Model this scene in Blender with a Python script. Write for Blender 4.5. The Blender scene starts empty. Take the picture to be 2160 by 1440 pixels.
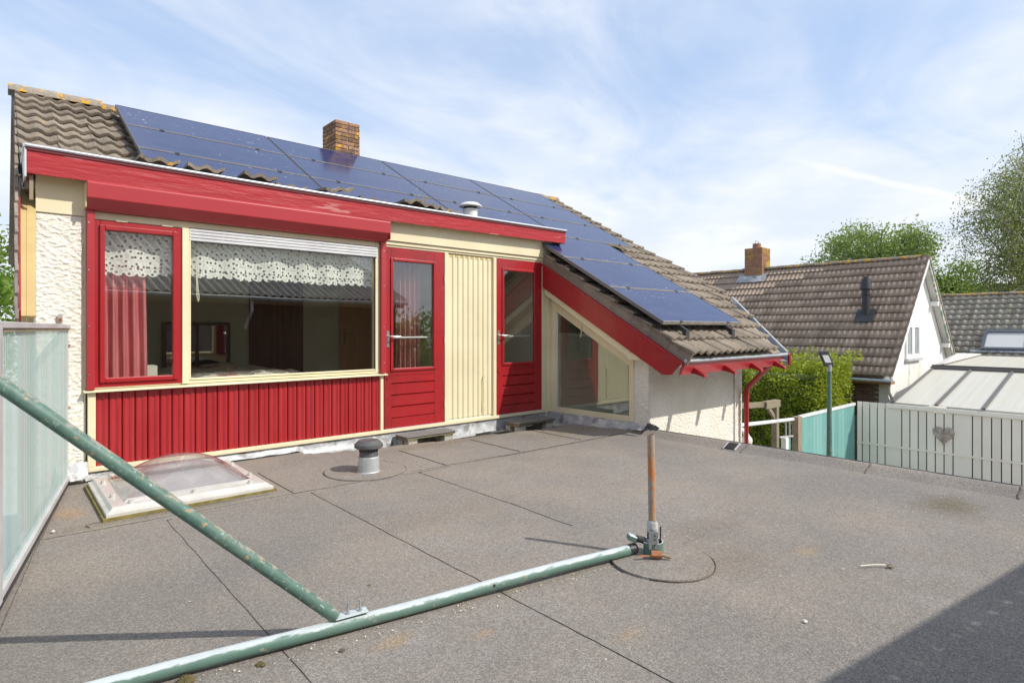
import bpy, math, random
import numpy as np
from mathutils import Matrix, Vector, noise
R = math.radians
random.seed(7); rng = np.random.default_rng(7)
scene = bpy.context.scene
COL = scene.collection

# ------------------------------------------------------------------ camera
cam_d = bpy.data.cameras.new('camera'); cam = bpy.data.objects.new('camera', cam_d); COL.objects.link(cam)
cam.location = (0.0, -5.804, 1.23)
cam.rotation_euler = (R(90), 0, R(48.7 - 90))
cam_d.sensor_width = 36; cam_d.lens = 1230 / 2160 * 36; cam_d.shift_y = -27 / 2160
cam_d.clip_start = 0.05; cam_d.clip_end = 900
scene.camera = cam

# ------------------------------------------------------------------ sky and sun
SUN_AZ, SUN_EL = R(-62.5), R(42.7)
SUN_STRENGTH, SKY_STRENGTH = 2.55, 0.15
sun_dir = Vector((math.cos(SUN_EL) * math.cos(SUN_AZ), math.cos(SUN_EL) * math.sin(SUN_AZ), math.sin(SUN_EL)))
sd = bpy.data.lights.new('sun', 'SUN'); so = bpy.data.objects.new('sun', sd); COL.objects.link(so)
sd.energy = SUN_STRENGTH; sd.angle = R(0.55); sd.color = (1.0, 0.955, 0.88)
so.rotation_euler = (-sun_dir).to_track_quat('-Z', 'Y').to_euler()
world = bpy.data.worlds.new('World'); scene.world = world; world.use_nodes = True


class NT:
    """small node-tree builder"""
    def __init__(s, tree): s.t = tree; s.n = tree.nodes; s.l = tree.links
    def node(s, typ, **kw):
        n = s.n.new(typ)
        for k, v in kw.items():
            if k.startswith('i_'):
                key = k[2:]
                key = int(key) if key.isdigit() else key.replace('_', ' ')
                s.set(n.inputs[key], v)
            else: setattr(n, k, v)
        return n
    def set(s, inp, v):
        if hasattr(v, 'is_output') or isinstance(v, bpy.types.NodeSocket): s.l.new(v, inp)
        else:
            if isinstance(v, tuple) and len(v) == 3 and inp.type == 'RGBA': v = (*v, 1)
            inp.default_value = v
    def math(s, op, a, b=0.0, c=None, clamp=False):
        n = s.n.new('ShaderNodeMath'); n.operation = op; n.use_clamp = clamp
        s.set(n.inputs[0], a); s.set(n.inputs[1], b)
        if c is not None: s.set(n.inputs[2], c)
        return n.outputs[0]
    def mixc(s, fac, a, b, blend='MIX'):
        n = s.n.new('ShaderNodeMix'); n.data_type = 'RGBA'; n.blend_type = blend
        s.set(n.inputs[0], fac); s.set(n.inputs[6], a); s.set(n.inputs[7], b)
        return n.outputs[2]
    def ramp(s, fac, lo, hi):
        n = s.n.new('ShaderNodeMapRange'); n.clamp = True; n.interpolation_type = 'SMOOTHSTEP'
        s.set(n.inputs[0], fac); s.set(n.inputs[1], lo); s.set(n.inputs[2], hi)
        return n.outputs[0]
    def noise(s, vec, scale, detail=4.0, rough=0.55, dist=0.0):
        n = s.n.new('ShaderNodeTexNoise'); n.inputs['Scale'].default_value = scale
        n.inputs['Detail'].default_value = detail; n.inputs['Roughness'].default_value = rough
        n.inputs['Distortion'].default_value = dist
        if vec is not None: s.l.new(vec, n.inputs['Vector'])
        return n.outputs[0]
    def fresnel(s, ior):
        g = s.n.new('ShaderNodeNewGeometry'); n = s.n.new('ShaderNodeFresnel')
        s.set(n.inputs[0], s.math('ADD', ior, s.math('MULTIPLY', g.outputs['Backfacing'], 1 / ior - ior)))
        return n.outputs[0]
    def mapping(s, vec, loc=(0, 0, 0), rot=(0, 0, 0), scale=(1, 1, 1)):
        n = s.n.new('ShaderNodeMapping'); s.l.new(vec, n.inputs[0])
        n.inputs[1].default_value = loc; n.inputs[2].default_value = rot; n.inputs[3].default_value = scale
        return n.outputs[0]


def build_sky():
    k = NT(world.node_tree); k.n.clear()
    sky = k.node('ShaderNodeTexSky', sky_type='NISHITA', sun_disc=False, sun_elevation=SUN_EL,
                 sun_rotation=R(90) - SUN_AZ, air_density=1.0, dust_density=1.6, ozone_density=1.2, altitude=0)
    tc = k.node('ShaderNodeTexCoord')
    sep = k.node('ShaderNodeSeparateXYZ'); k.l.new(tc.outputs['Generated'], sep.inputs[0])
    zz = k.math('ADD', k.math('MAXIMUM', sep.outputs[2], 0.0), 0.16)
    px = k.math('DIVIDE', sep.outputs[0], zz); py = k.math('DIVIDE', sep.outputs[1], zz)
    cmb = k.node('ShaderNodeCombineXYZ', i_0=px, i_1=py, i_2=0.0)
    v1 = k.mapping(cmb.outputs[0], loc=(1.3, 0.2, 0), rot=(0, 0, R(-20)), scale=(0.8, 1.0, 1))
    big = k.noise(v1, 0.75, 6, 0.55, 0.35)
    wisp = k.noise(k.mapping(cmb.outputs[0], loc=(4, 1, 0), rot=(0, 0, R(-25)), scale=(0.8, 1.15, 1)), 1.3, 9, 0.58, 1.3)
    cover = k.math('ADD', k.math('MULTIPLY', big, 0.62), k.math('MULTIPLY', wisp, 0.38))
    low = k.ramp(sep.outputs[2], 0.46, 0.06)          # thin cloud thickens towards the horizon
    cover = k.math('ADD', cover, k.math('MULTIPLY', low, 0.17))
    fac = k.ramp(cover, 0.38, 0.66)
    shade = k.noise(k.mapping(cmb.outputs[0], loc=(9, 3, 0)), 1.6, 4, 0.5, 0.2)
    cl = k.mixc(k.ramp(shade, 0.35, 0.65), (3.25, 3.55, 4.1), (3.95, 4.05, 4.25))
    veil = k.mixc(0.72, sky.outputs[0], (1.95, 2.55, 3.60))
    col = k.mixc(k.math('MULTIPLY', fac, 0.93), veil, cl)
    # old contrail low in the sky
    d1, d2 = Vector((1.0937, 0.3700, 0.2667)).normalized(), Vector((1.2433, 0.2387, 0.2220)).normalized(); nn = d1.cross(d2).normalized(); mid = (d1 + d2).normalized()
    def dotn(v): return k.node('ShaderNodeVectorMath', operation='DOT_PRODUCT', i_0=tc.outputs['Generated'], i_1=tuple(v)).outputs['Value']
    wob = k.math('MULTIPLY', k.math('SUBTRACT', k.noise(tc.outputs['Generated'], 22, 5, 0.6), 0.5), 0.012)
    wid = k.ramp(k.math('ABSOLUTE', k.math('ADD', dotn(nn), wob)), 0.0075, 0.0)
    trail = k.math('MULTIPLY', wid, k.ramp(dotn(mid), 0.985, 0.998))
    col = k.mixc(k.math('MULTIPLY', trail, 0.75), col, (4.05, 4.1, 4.2))
    bg = k.node('ShaderNodeBackground', i_0=col, i_1=SKY_STRENGTH)
    out = k.node('ShaderNodeOutputWorld'); k.l.new(bg.outputs[0], out.inputs[0])


build_sky()
vs = scene.view_settings
vs.view_transform = 'Standard'; vs.look = 'None'; vs.exposure = 0.77; vs.gamma = 1.0; vs.use_curve_mapping = False
scene.cycles.max_bounces = 8; scene.cycles.transparent_max_bounces = 24
scene.cycles.use_denoising = True


# ------------------------------------------------------------------ materials
M = {}


def mat(name, base, var=None, vscale=3.0, vlo=0.35, vhi=0.65, rough=0.6, metal=0.0, spec=0.5, coat=0.0,
        fine=0.0, fscale=60.0, bump=0.0, bscale=40.0, bdist=0.004, rnd=0.0, stretch=(1, 1, 1), spots=None, spots2=None,
        objc=False, rvar=0.0, top=None):
    """principled surface in world (or object) coordinates; var = second colour, spots = (colour, scale, lo, hi)"""
    m = bpy.data.materials.new(name); m.use_nodes = True; k = NT(m.node_tree); k.n.clear()
    if objc: vec = k.node('ShaderNodeTexCoord').outputs['Object']
    else: vec = k.node('ShaderNodeNewGeometry').outputs['Position']
    vec = k.mapping(vec, scale=stretch)
    col = None
    b = k.node('ShaderNodeBsdfPrincipled')
    rgb = k.node('ShaderNodeRGB'); rgb.outputs[0].default_value = (*base, 1); col = rgb.outputs[0]
    if var: col = k.mixc(k.ramp(k.noise(vec, vscale, 5, 0.6), vlo, vhi), col, var)
    for sp in (spots, spots2):
        if sp: col = k.mixc(k.ramp(k.noise(vec, sp[1], 5, 0.62, 0.4), sp[2], sp[3]), col, sp[0])
    if top:                                   # paint rubbed and bleached off the upper side
        nz = k.node('ShaderNodeSeparateXYZ'); k.l.new(k.node('ShaderNodeNewGeometry').outputs['Normal'], nz.inputs[0])
        w = k.math('ADD', k.math('MULTIPLY', nz.outputs[2], 0.42), k.math('MULTIPLY', k.noise(vec, top[1], 6, 0.7), 0.75))
        col = k.mixc(k.math('MULTIPLY', k.ramp(w, top[2], top[2] + 0.09), 0.85), col, top[0])
    if fine:
        g = k.noise(vec, fscale, 2, 0.7)
        f = k.math('ADD', 1 - fine, k.math('MULTIPLY', k.ramp(g, 0.3, 0.7), 2 * fine))
        gc = k.node('ShaderNodeCombineColor', i_0=f, i_1=f, i_2=f)
        col = k.mixc(1.0, col, gc.outputs[0], 'MULTIPLY')
    if rnd:
        oi = k.node('ShaderNodeObjectInfo')
        f = k.math('ADD', 1 - rnd, k.math('MULTIPLY', oi.outputs['Random'], 2 * rnd))
        gc = k.node('ShaderNodeCombineColor', i_0=f, i_1=f, i_2=f)
        col = k.mixc(1.0, col, gc.outputs[0], 'MULTIPLY')
    k.l.new(col, b.inputs['Base Color'])
    if rvar: k.set(b.inputs['Roughness'], k.math('ADD', rough - rvar, k.math('MULTIPLY', k.noise(vec, vscale * 2, 4), 2 * rvar), clamp=True))
    else: b.inputs['Roughness'].default_value = rough
    b.inputs['Metallic'].default_value = metal; b.inputs['Specular IOR Level'].default_value = spec
    b.inputs['Coat Weight'].default_value = coat; b.inputs['Coat Roughness'].default_value = 0.08
    if bump:
        bn = k.node('ShaderNodeBump'); bn.inputs['Strength'].default_value = bump; bn.inputs['Distance'].default_value = bdist
        k.l.new(k.noise(vec, bscale, 5, 0.6), bn.inputs['Height']); k.l.new(bn.outputs[0], b.inputs['Normal'])
    o = k.node('ShaderNodeOutputMaterial'); k.l.new(b.outputs[0], o.inputs[0])
    M[name] = m; return m


def glass_mat(name, tint, refl=1.0, rough=0.0, ior=1.52):
    m = bpy.data.materials.new(name); m.use_nodes = True; k = NT(m.node_tree); k.n.clear()
    fr = k.fresnel(ior)
    tr = k.node('ShaderNodeBsdfTransparent', i_0=tint); gl = k.node('ShaderNodeBsdfGlossy', i_0=(1, 1, 1))
    gl.inputs['Roughness'].default_value = rough
    g = k.node('ShaderNodeNewGeometry')
    bn = k.node('ShaderNodeBump'); bn.inputs['Strength'].default_value = 0.05; bn.inputs['Distance'].default_value = 0.02
    k.l.new(k.noise(g.outputs['Position'], 1.3, 1), bn.inputs['Height']); k.l.new(bn.outputs[0], gl.inputs['Normal'])
    mx = k.node('ShaderNodeMixShader', i_0=k.math('MULTIPLY', fr, refl, clamp=True))
    k.l.new(tr.outputs[0], mx.inputs[1]); k.l.new(gl.outputs[0], mx.inputs[2])
    o = k.node('ShaderNodeOutputMaterial'); k.l.new(mx.outputs[0], o.inputs[0]); M[name] = m; return m


def leaf_mat(name, c1, c2, trans=0.35, scale=0.6):
    m = bpy.data.materials.new(name); m.use_nodes = True; k = NT(m.node_tree); k.n.clear()
    g = k.node('ShaderNodeNewGeometry')
    isl = g.outputs['Random Per Island']
    col = k.mixc(isl, c1, c2)
    col = k.mixc(k.math('MULTIPLY', k.ramp(k.noise(g.outputs['Position'], scale, 3), 0.35, 0.65), 0.5), col, tuple(x * 0.7 for x in c1))
    d = k.node('ShaderNodeBsdfPrincipled', i_0=col); d.inputs['Roughness'].default_value = 0.55
    t = k.node('ShaderNodeBsdfTranslucent', i_0=k.mixc(0.5, col, (0.30, 0.42, 0.05)))
    mx = k.node('ShaderNodeMixShader', i_0=trans); k.l.new(d.outputs[0], mx.inputs[1]); k.l.new(t.outputs[0], mx.inputs[2])
    o = k.node('ShaderNodeOutputMaterial'); k.l.new(mx.outputs[0], o.inputs[0]); M[name] = m; return m


def bitumen_mat():
    m = bpy.data.materials.new('bitumen'); m.use_nodes = True; k = NT(m.node_tree); k.n.clear()
    g = k.node('ShaderNodeNewGeometry'); P = g.outputs['Position']
    b = k.node('ShaderNodeBsdfPrincipled'); b.inputs['Roughness'].default_value = 0.95; b.inputs['Specular IOR Level'].default_value = 0.25
    big = k.noise(P, 0.9, 5, 0.6, 0.3)
    col = k.mixc(k.ramp(big, 0.35, 0.66), (0.232, 0.206, 0.180), (0.272, 0.232, 0.190))
    col = k.mixc(k.math('MULTIPLY', k.ramp(k.noise(k.mapping(P, loc=(2, 8, 0)), 2.3, 5, 0.65, 0.5), 0.45, 0.7), 0.5), col, (0.262, 0.243, 0.218))
    col = k.mixc(k.math('MULTIPLY', k.ramp(k.noise(k.mapping(P, loc=(5, 2, 0)), 0.55, 4, 0.6, 0.2), 0.45, 0.68), 0.9), col, (0.200, 0.182, 0.162))
    # algae film in the wet corner by the glazed wall and in the far right hollow
    sep = k.node('ShaderNodeSeparateXYZ'); k.l.new(P, sep.inputs[0])
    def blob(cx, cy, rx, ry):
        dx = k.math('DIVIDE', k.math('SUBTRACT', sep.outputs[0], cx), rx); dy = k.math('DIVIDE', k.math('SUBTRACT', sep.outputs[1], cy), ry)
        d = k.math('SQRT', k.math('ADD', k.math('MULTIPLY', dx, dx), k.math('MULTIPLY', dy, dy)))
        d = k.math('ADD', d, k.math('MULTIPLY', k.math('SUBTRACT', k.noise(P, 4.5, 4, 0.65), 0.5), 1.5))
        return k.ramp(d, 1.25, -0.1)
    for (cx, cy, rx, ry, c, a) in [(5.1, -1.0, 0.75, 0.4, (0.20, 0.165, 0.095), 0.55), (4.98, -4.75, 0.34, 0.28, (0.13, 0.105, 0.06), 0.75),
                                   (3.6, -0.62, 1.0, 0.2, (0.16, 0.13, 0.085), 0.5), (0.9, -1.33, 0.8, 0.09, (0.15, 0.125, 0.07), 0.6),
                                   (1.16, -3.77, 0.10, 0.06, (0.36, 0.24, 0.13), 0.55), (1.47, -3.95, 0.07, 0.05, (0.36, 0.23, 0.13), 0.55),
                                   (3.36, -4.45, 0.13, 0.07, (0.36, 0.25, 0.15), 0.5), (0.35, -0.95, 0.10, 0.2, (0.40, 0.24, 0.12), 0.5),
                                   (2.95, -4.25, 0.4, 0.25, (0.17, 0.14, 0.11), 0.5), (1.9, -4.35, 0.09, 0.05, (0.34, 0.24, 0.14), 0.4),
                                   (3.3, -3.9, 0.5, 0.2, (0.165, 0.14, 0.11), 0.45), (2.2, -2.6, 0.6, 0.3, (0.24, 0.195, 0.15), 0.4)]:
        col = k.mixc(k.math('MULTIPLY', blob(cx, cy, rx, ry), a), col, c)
    rust = k.ramp(k.noise(P, 6.0, 4, 0.5), 0.70, 0.80)
    col = k.mixc(k.math('MULTIPLY', rust, 0.4), col, (0.36, 0.23, 0.13))
    # slate granules
    vor = k.node('ShaderNodeTexVoronoi'); vor.inputs['Scale'].default_value = 210; k.l.new(P, vor.inputs['Vector'])
    gsep = k.node('ShaderNodeSeparateColor'); k.l.new(vor.outputs['Color'], gsep.inputs[0])
    f = k.math('ADD', 0.72, k.math('MULTIPLY', k.math('POWER', gsep.outputs[0], 1.4), 0.65))
    f2 = k.math('ADD', 0.92, k.math('MULTIPLY', k.ramp(k.noise(P, 38, 3, 0.7), 0.3, 0.7), 0.16))
    f = k.math('MULTIPLY', f, f2)
    gc = k.node('ShaderNodeCombineColor', i_0=f, i_1=f, i_2=f)
    col = k.mixc(1.0, col, gc.outputs[0], 'MULTIPLY')
    k.l.new(col, b.inputs['Base Color'])
    bn = k.node('ShaderNodeBump'); bn.inputs['Strength'].default_value = 0.5; bn.inputs['Distance'].default_value = 0.004
    k.l.new(k.math('ADD', k.noise(P, 60, 3, 0.7), k.math('MULTIPLY', k.noise(P, 5, 3), 2.0)), bn.inputs['Height']); k.l.new(bn.outputs[0], b.inputs['Normal'])
    o = k.node('ShaderNodeOutputMaterial'); k.l.new(b.outputs[0], o.inputs[0]); M['bitumen'] = m


def tile_mat(name, c1, c2, lichen, lich_amt=0.74, dark=0.5, single=True):
    m = bpy.data.materials.new(name); m.use_nodes = True; k = NT(m.node_tree); k.n.clear()
    P = k.node('ShaderNodeNewGeometry').outputs['Position']
    b = k.node('ShaderNodeBsdfPrincipled'); b.inputs['Roughness'].default_value = 0.9; b.inputs['Specular IOR Level'].default_value = 0.2
    col = k.mixc(k.ramp(k.noise(P, 2.2, 5, 0.65), 0.3, 0.7), c1, c2)
    col = k.mixc(k.math('MULTIPLY', k.ramp(k.noise(P, 14, 5, 0.7), 0.52, 0.72), dark), col, tuple(x * 0.45 for x in c1))
    col = k.mixc(k.math('MULTIPLY', k.ramp(k.noise(k.mapping(P, loc=(3, 7, 1)), 22, 4, 0.6), 0.62, 0.72), 0.55), col, (0.42, 0.41, 0.38))
    if lichen: col = k.mixc(k.ramp(k.noise(k.mapping(P, loc=(11, 2, 5)), 8, 5, 0.6, 0.3), lich_amt, lich_amt + 0.05), col, lichen)
    oi = k.node('ShaderNodeObjectInfo').outputs['Random'] if single else k.noise(P, 3.1, 1)
    f = k.math('ADD', 0.82, k.math('MULTIPLY', oi, 0.36))
    f = k.math('MULTIPLY', f, k.math('ADD', 0.8, k.math('MULTIPLY', k.ramp(k.noise(P, 90, 2, 0.7), 0.3, 0.7), 0.4)))
    gc = k.node('ShaderNodeCombineColor', i_0=f, i_1=f, i_2=f)
    k.l.new(k.mixc(1.0, col, gc.outputs[0], 'MULTIPLY'), b.inputs['Base Color'])
    bn = k.node('ShaderNodeBump'); bn.inputs['Strength'].default_value = 0.6; bn.inputs['Distance'].default_value = 0.006
    k.l.new(k.noise(P, 55, 4, 0.7), bn.inputs['Height']); k.l.new(bn.outputs[0], b.inputs['Normal'])
    o = k.node('ShaderNodeOutputMaterial'); k.l.new(b.outputs[0], o.inputs[0]); M[name] = m


def panel_mat():
    m = bpy.data.materials.new('solar_glass'); m.use_nodes = True; k = NT(m.node_tree); k.n.clear()
    P = k.node('ShaderNodeNewGeometry').outputs['Position']
    uv = k.node('ShaderNodeTexCoord').outputs['Object']
    sep = k.node('ShaderNodeSeparateXYZ'); k.l.new(uv, sep.inputs[0])
    b = k.node('ShaderNodeBsdfPrincipled')
    lx = k.math('PINGPONG', sep.outputs[0], 0.0625); ly = k.math('PINGPONG', sep.outputs[1], 0.0645)
    line = k.math('MAXIMUM', k.math('LESS_THAN', lx, 0.0016), k.math('LESS_THAN', ly, 0.0016))
    bus = k.math('LESS_THAN', k.math('PINGPONG', k.math('ADD', sep.outputs[1], 0.02), 0.0107), 0.0013)
    col = k.mixc(k.ramp(k.noise(P, 1.2, 3), 0.3, 0.7), (0.011, 0.020, 0.088), (0.016, 0.026, 0.098))
    col = k.mixc(k.math('MULTIPLY', bus, 0.35), col, (0.13, 0.15, 0.24))
    col = k.mixc(k.math('MULTIPLY', line, 0.3), col, (0.004, 0.004, 0.008))
    dust = k.ramp(k.noise(k.mapping(P, scale=(1, 3, 3)), 2.5, 6, 0.7), 0.3, 0.8)
    col = k.mixc(k.math('MULTIPLY', dust, 0.09), col, (0.30, 0.29, 0.31))
    drop = k.math('MULTIPLY', k.ramp(k.noise(k.mapping(P, scale=(1.0, 1.6, 1.6)), 17, 3, 0.5), 0.67, 0.70),
                  k.ramp(k.noise(k.mapping(P, loc=(2, 1, 0)), 0.8, 2), 0.48, 0.58))
    col = k.mixc(k.math('MULTIPLY', drop, 0.6), col, (0.55, 0.53, 0.51))
    k.l.new(col, b.inputs['Base Color'])
    k.set(b.inputs['Roughness'], k.math('ADD', 0.10, k.math('MULTIPLY', dust, 0.12)))
    b.inputs['Specular IOR Level'].default_value = 0.5; b.inputs['IOR'].default_value = 1.36
    bn = k.node('ShaderNodeBump'); bn.inputs['Strength'].default_value = 0.06; bn.inputs['Distance'].default_value = 0.002
    k.l.new(k.noise(P, 160, 2), bn.inputs['Height']); k.l.new(bn.outputs[0], b.inputs['Normal'])
    o = k.node('ShaderNodeOutputMaterial'); k.l.new(b.outputs[0], o.inputs[0]); M['solar_glass'] = m


def poly_mat(name, tint, transp, shade, ribscale=18.0, axis=0, glossy=0.12, stain=(0.72, 0.72, 0.62), back=0.55, streak=0.55):
    """translucent twin-wall plastic: part see-through, part milky"""
    m = bpy.data.materials.new(name); m.use_nodes = True; k = NT(m.node_tree); k.n.clear()
    P = k.node('ShaderNodeNewGeometry').outputs['Position']
    sep = k.node('ShaderNodeSeparateXYZ'); k.l.new(P, sep.inputs[0])
    cmb = k.node('ShaderNodeCombineXYZ', i_0=sep.outputs[axis])
    st = k.noise(cmb.outputs[0], ribscale, 4, 0.8)
    mot = k.noise(P, 2.5, 4, 0.6)
    wide = k.noise(k.mapping(cmb.outputs[0], loc=(3.3, 0, 0)), ribscale * 0.22, 3, 0.6)
    col = k.mixc(k.ramp(wide, 0.40, 0.60), shade, tint)
    col = k.mixc(k.math('MULTIPLY', k.ramp(st, 0.62, 0.40), streak), col, tuple(x * 0.72 for x in shade))
    col = k.mixc(k.math('MULTIPLY', k.ramp(mot, 0.45, 0.75), 0.35), col, stain)
    d = k.node('ShaderNodeBsdfDiffuse', i_0=col); t = k.node('ShaderNodeBsdfTranslucent', i_0=col)
    tr = k.node('ShaderNodeBsdfTransparent', i_0=k.mixc(0.6, col, (1, 1, 1)))
    gl = k.node('ShaderNodeBsdfGlossy'); gl.inputs['Roughness'].default_value = 0.18
    m1 = k.node('ShaderNodeMixShader', i_0=back); k.l.new(d.outputs[0], m1.inputs[1]); k.l.new(t.outputs[0], m1.inputs[2])
    fac = k.math('MULTIPLY', k.math('ADD', 0.6, k.math('MULTIPLY', k.ramp(st, 0.3, 0.7), 0.8)), transp, clamp=True)
    m2 = k.node('ShaderNodeMixShader', i_0=fac); k.l.new(m1.outputs[0], m2.inputs[1]); k.l.new(tr.outputs[0], m2.inputs[2])
    fr = k.fresnel(1.5)
    m3 = k.node('ShaderNodeMixShader', i_0=k.math('MULTIPLY', fr, glossy * 6, clamp=True))
    k.l.new(m2.outputs[0], m3.inputs[1]); k.l.new(gl.outputs[0], m3.inputs[2])
    o = k.node('ShaderNodeOutputMaterial'); k.l.new(m3.outputs[0], o.inputs[0]); M[name] = m


def lace_mat():
    m = bpy.data.materials.new('lace'); m.use_nodes = True; k = NT(m.node_tree); k.n.clear()
    P = k.node('ShaderNodeNewGeometry').outputs['Position']
    sep = k.node('ShaderNodeSeparateXYZ'); k.l.new(P, sep.inputs[0])
    x, z = sep.outputs[0], sep.outputs[2]
    def cells(px, pz, ox, oz, r0, r1):        # rings of radius r0..r1 on a lattice
        dx = k.math('SUBTRACT', k.math('WRAP', k.math('ADD', x, ox), px, 0.0), px / 2)
        dz = k.math('SUBTRACT', k.math('WRAP', k.math('ADD', z, oz), pz, 0.0), pz / 2)
        return k.math('SQRT', k.math('ADD', k.math('MULTIPLY', dx, dx), k.math('MULTIPLY', dz, dz)))
    cmb = k.node('ShaderNodeCombineXYZ', i_0=x, i_1=z)
    vor = k.node('ShaderNodeTexVoronoi'); vor.voronoi_dimensions = '2D'; vor.inputs['Scale'].default_value = 22; vor.inputs['Randomness'].default_value = 0.75
    k.l.new(cmb.outputs[0], vor.inputs['Vector'])
    hole = k.math('MULTIPLY', k.ramp(vor.outputs['Distance'], 0.27, 0.17), 0.92)
    ring = k.ramp(k.math('ABSOLUTE', k.math('SUBTRACT', vor.outputs['Distance'], 0.42)), 0.14, 0.05)
    big = cells(0.088, 0.19, 0.0, 0.03, 0, 0)
    flower = k.ramp(big, 0.034, 0.026)
    rowh = cells(0.044, 0.40, 0.011, -1.76 + 0.2 + 4 * 0.4, 0, 0)
    eyes = k.ramp(rowh, 0.011, 0.008)
    alpha = k.math('ADD', 0.78, k.math('MULTIPLY', ring, 0.22))
    alpha = k.math('MAXIMUM', alpha, k.math('MULTIPLY', flower, 0.9))
    alpha = k.math('MULTIPLY', alpha, k.math('SUBTRACT', 1.0, k.math('MULTIPLY', hole, k.math('SUBTRACT', 1.0, flower))))
    alpha = k.math('MULTIPLY', alpha, k.math('SUBTRACT', 1.0, eyes), clamp=True)
    d = k.node('ShaderNodeBsdfDiffuse', i_0=(0.95, 0.95, 0.86)); t = k.node('ShaderNodeBsdfTranslucent', i_0=(0.9, 0.9, 0.82))
    m1 = k.node('ShaderNodeMixShader', i_0=0.12); k.l.new(d.outputs[0], m1.inputs[1]); k.l.new(t.outputs[0], m1.inputs[2])
    tr = k.node('ShaderNodeBsdfTransparent')
    m2 = k.node('ShaderNodeMixShader', i_0=alpha); k.l.new(tr.outputs[0], m2.inputs[1]); k.l.new(m1.outputs[0], m2.inputs[2])
    o = k.node('ShaderNodeOutputMaterial'); k.l.new(m2.outputs[0], o.inputs[0]); M['lace'] = m


bitumen_mat(); panel_mat(); lace_mat()
tile_mat('house_tile', (0.215, 0.178, 0.138), (0.275, 0.232, 0.184), (0.60, 0.30, 0.02), 0.665, 0.65)
tile_mat('ridge_tile', (0.23, 0.20, 0.16), (0.30, 0.26, 0.21), (0.62, 0.32, 0.02), 0.53, 0.7)
tile_mat('neighbour_tile', (0.335, 0.252, 0.190), (0.380, 0.292, 0.225), (0.20, 0.12, 0.05), 0.76, 0.3)
tile_mat('neighbour_tile_far', (0.335, 0.252, 0.190), (0.380, 0.292, 0.225), (0.20, 0.12, 0.05), 0.76, 0.3, single=False)
tile_mat('far_tile', (0.34, 0.31, 0.255), (0.40, 0.37, 0.30), (0.27, 0.26, 0.11), 0.58, 0.7)
tile_mat('glazed_tile', (0.03, 0.035, 0.045), (0.045, 0.05, 0.06), None)
mat('plaster', (0.80, 0.76, 0.67), (0.74, 0.69, 0.59), 2.5, rough=0.95, spec=0.15, fine=0.06, fscale=50, bump=0.7, bscale=55, bdist=0.012)
mat('white_render', (0.78, 0.77, 0.73), (0.62, 0.60, 0.53), 0.9, 0.5, 0.75, rough=0.9, spec=0.2, spots=((0.30, 0.27, 0.20), 1.6, 0.60, 0.85), bump=0.2, bscale=20, stretch=(1.6, 1, 0.5))
mat('red_paint', (0.355, 0.013, 0.017), (0.330, 0.012, 0.016), 2.0, rough=0.38, spec=0.45, coat=0.2, fine=0.05, fscale=14, bump=0.14, bscale=26, bdist=0.004, rvar=0.10, spots=((0.26, 0.014, 0.016), 2.6, 0.50, 0.72), spots2=((0.42, 0.035, 0.04), 5.5, 0.62, 0.74))
mat('red_faded', (0.395, 0.032, 0.038), (0.37, 0.028, 0.034), 1.5, rough=0.33, spec=0.5, coat=0.2, rvar=0.08)
mat('red_cladding', (0.345, 0.015, 0.019), (0.37, 0.022, 0.026), 5.0, rough=0.36, spec=0.5, coat=0.15, bump=0.05, bscale=30, rvar=0.1, stretch=(1, 1, 0.3), rnd=0.07)
mat('red_weathered', (0.375, 0.019, 0.024), (0.345, 0.019, 0.024), 4.0, rough=0.42, spec=0.4, bump=0.7, bscale=13, bdist=0.008, stretch=(0.28, 1, 2.2),
    spots=((0.46, 0.15, 0.14), 5.0, 0.62, 0.64), spots2=((0.30, 0.10, 0.08), 9.0, 0.72, 0.75))
mat('maroon', (0.16, 0.02, 0.02), rough=0.4)
mat('cream', (0.76, 0.68, 0.46), (0.70, 0.62, 0.41), 1.6, rough=0.42, spec=0.4, fine=0.02, bump=0.08, bscale=22, rvar=0.08, spots=((0.50, 0.42, 0.26), 5, 0.72, 0.8))
mat('ochre_board', (0.56, 0.43, 0.18), (0.50, 0.38, 0.16), 2, rough=0.6)
mat('lead', (0.36, 0.37, 0.38), (0.54, 0.54, 0.53), 6, 0.42, 0.66, rough=0.55, metal=0.25, spots=((0.16, 0.15, 0.14), 5, 0.52, 0.68), bump=0.8, bscale=14, bdist=0.012)
mat('zinc', (0.56, 0.59, 0.62), (0.46, 0.49, 0.52), 4, rough=0.42, metal=0.55, fine=0.04)
mat('white_metal', (0.74, 0.74, 0.72), (0.62, 0.62, 0.60), 6, rough=0.4, fine=0.03)
mat('alu_pale', (0.62, 0.61, 0.60), (0.52, 0.51, 0.50), 3, rough=0.45, metal=0.2, fine=0.03)
mat('silver', (0.62, 0.62, 0.60), rough=0.28, metal=0.9)
mat('brass', (0.42, 0.28, 0.09), rough=0.3, metal=0.9)
mat('dark_metal', (0.045, 0.045, 0.048), rough=0.45, metal=0.3)
mat('panel_frame', (0.16, 0.165, 0.18), rough=0.42, metal=0.6)
mat('panel_frame_lit', (0.42, 0.39, 0.33), (0.33, 0.30, 0.25), 8, rough=0.5, metal=0.2)  # lighter copy of the frame colour, light painted onto its horizontal edges
mat('pane_grey', (0.30, 0.33, 0.32), (0.40, 0.42, 0.41), 3, rough=0.12, stretch=(6, 1, 0.2))
mat('shutter', (0.66, 0.66, 0.66), (0.56, 0.56, 0.56), 5, rough=0.4)
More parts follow.
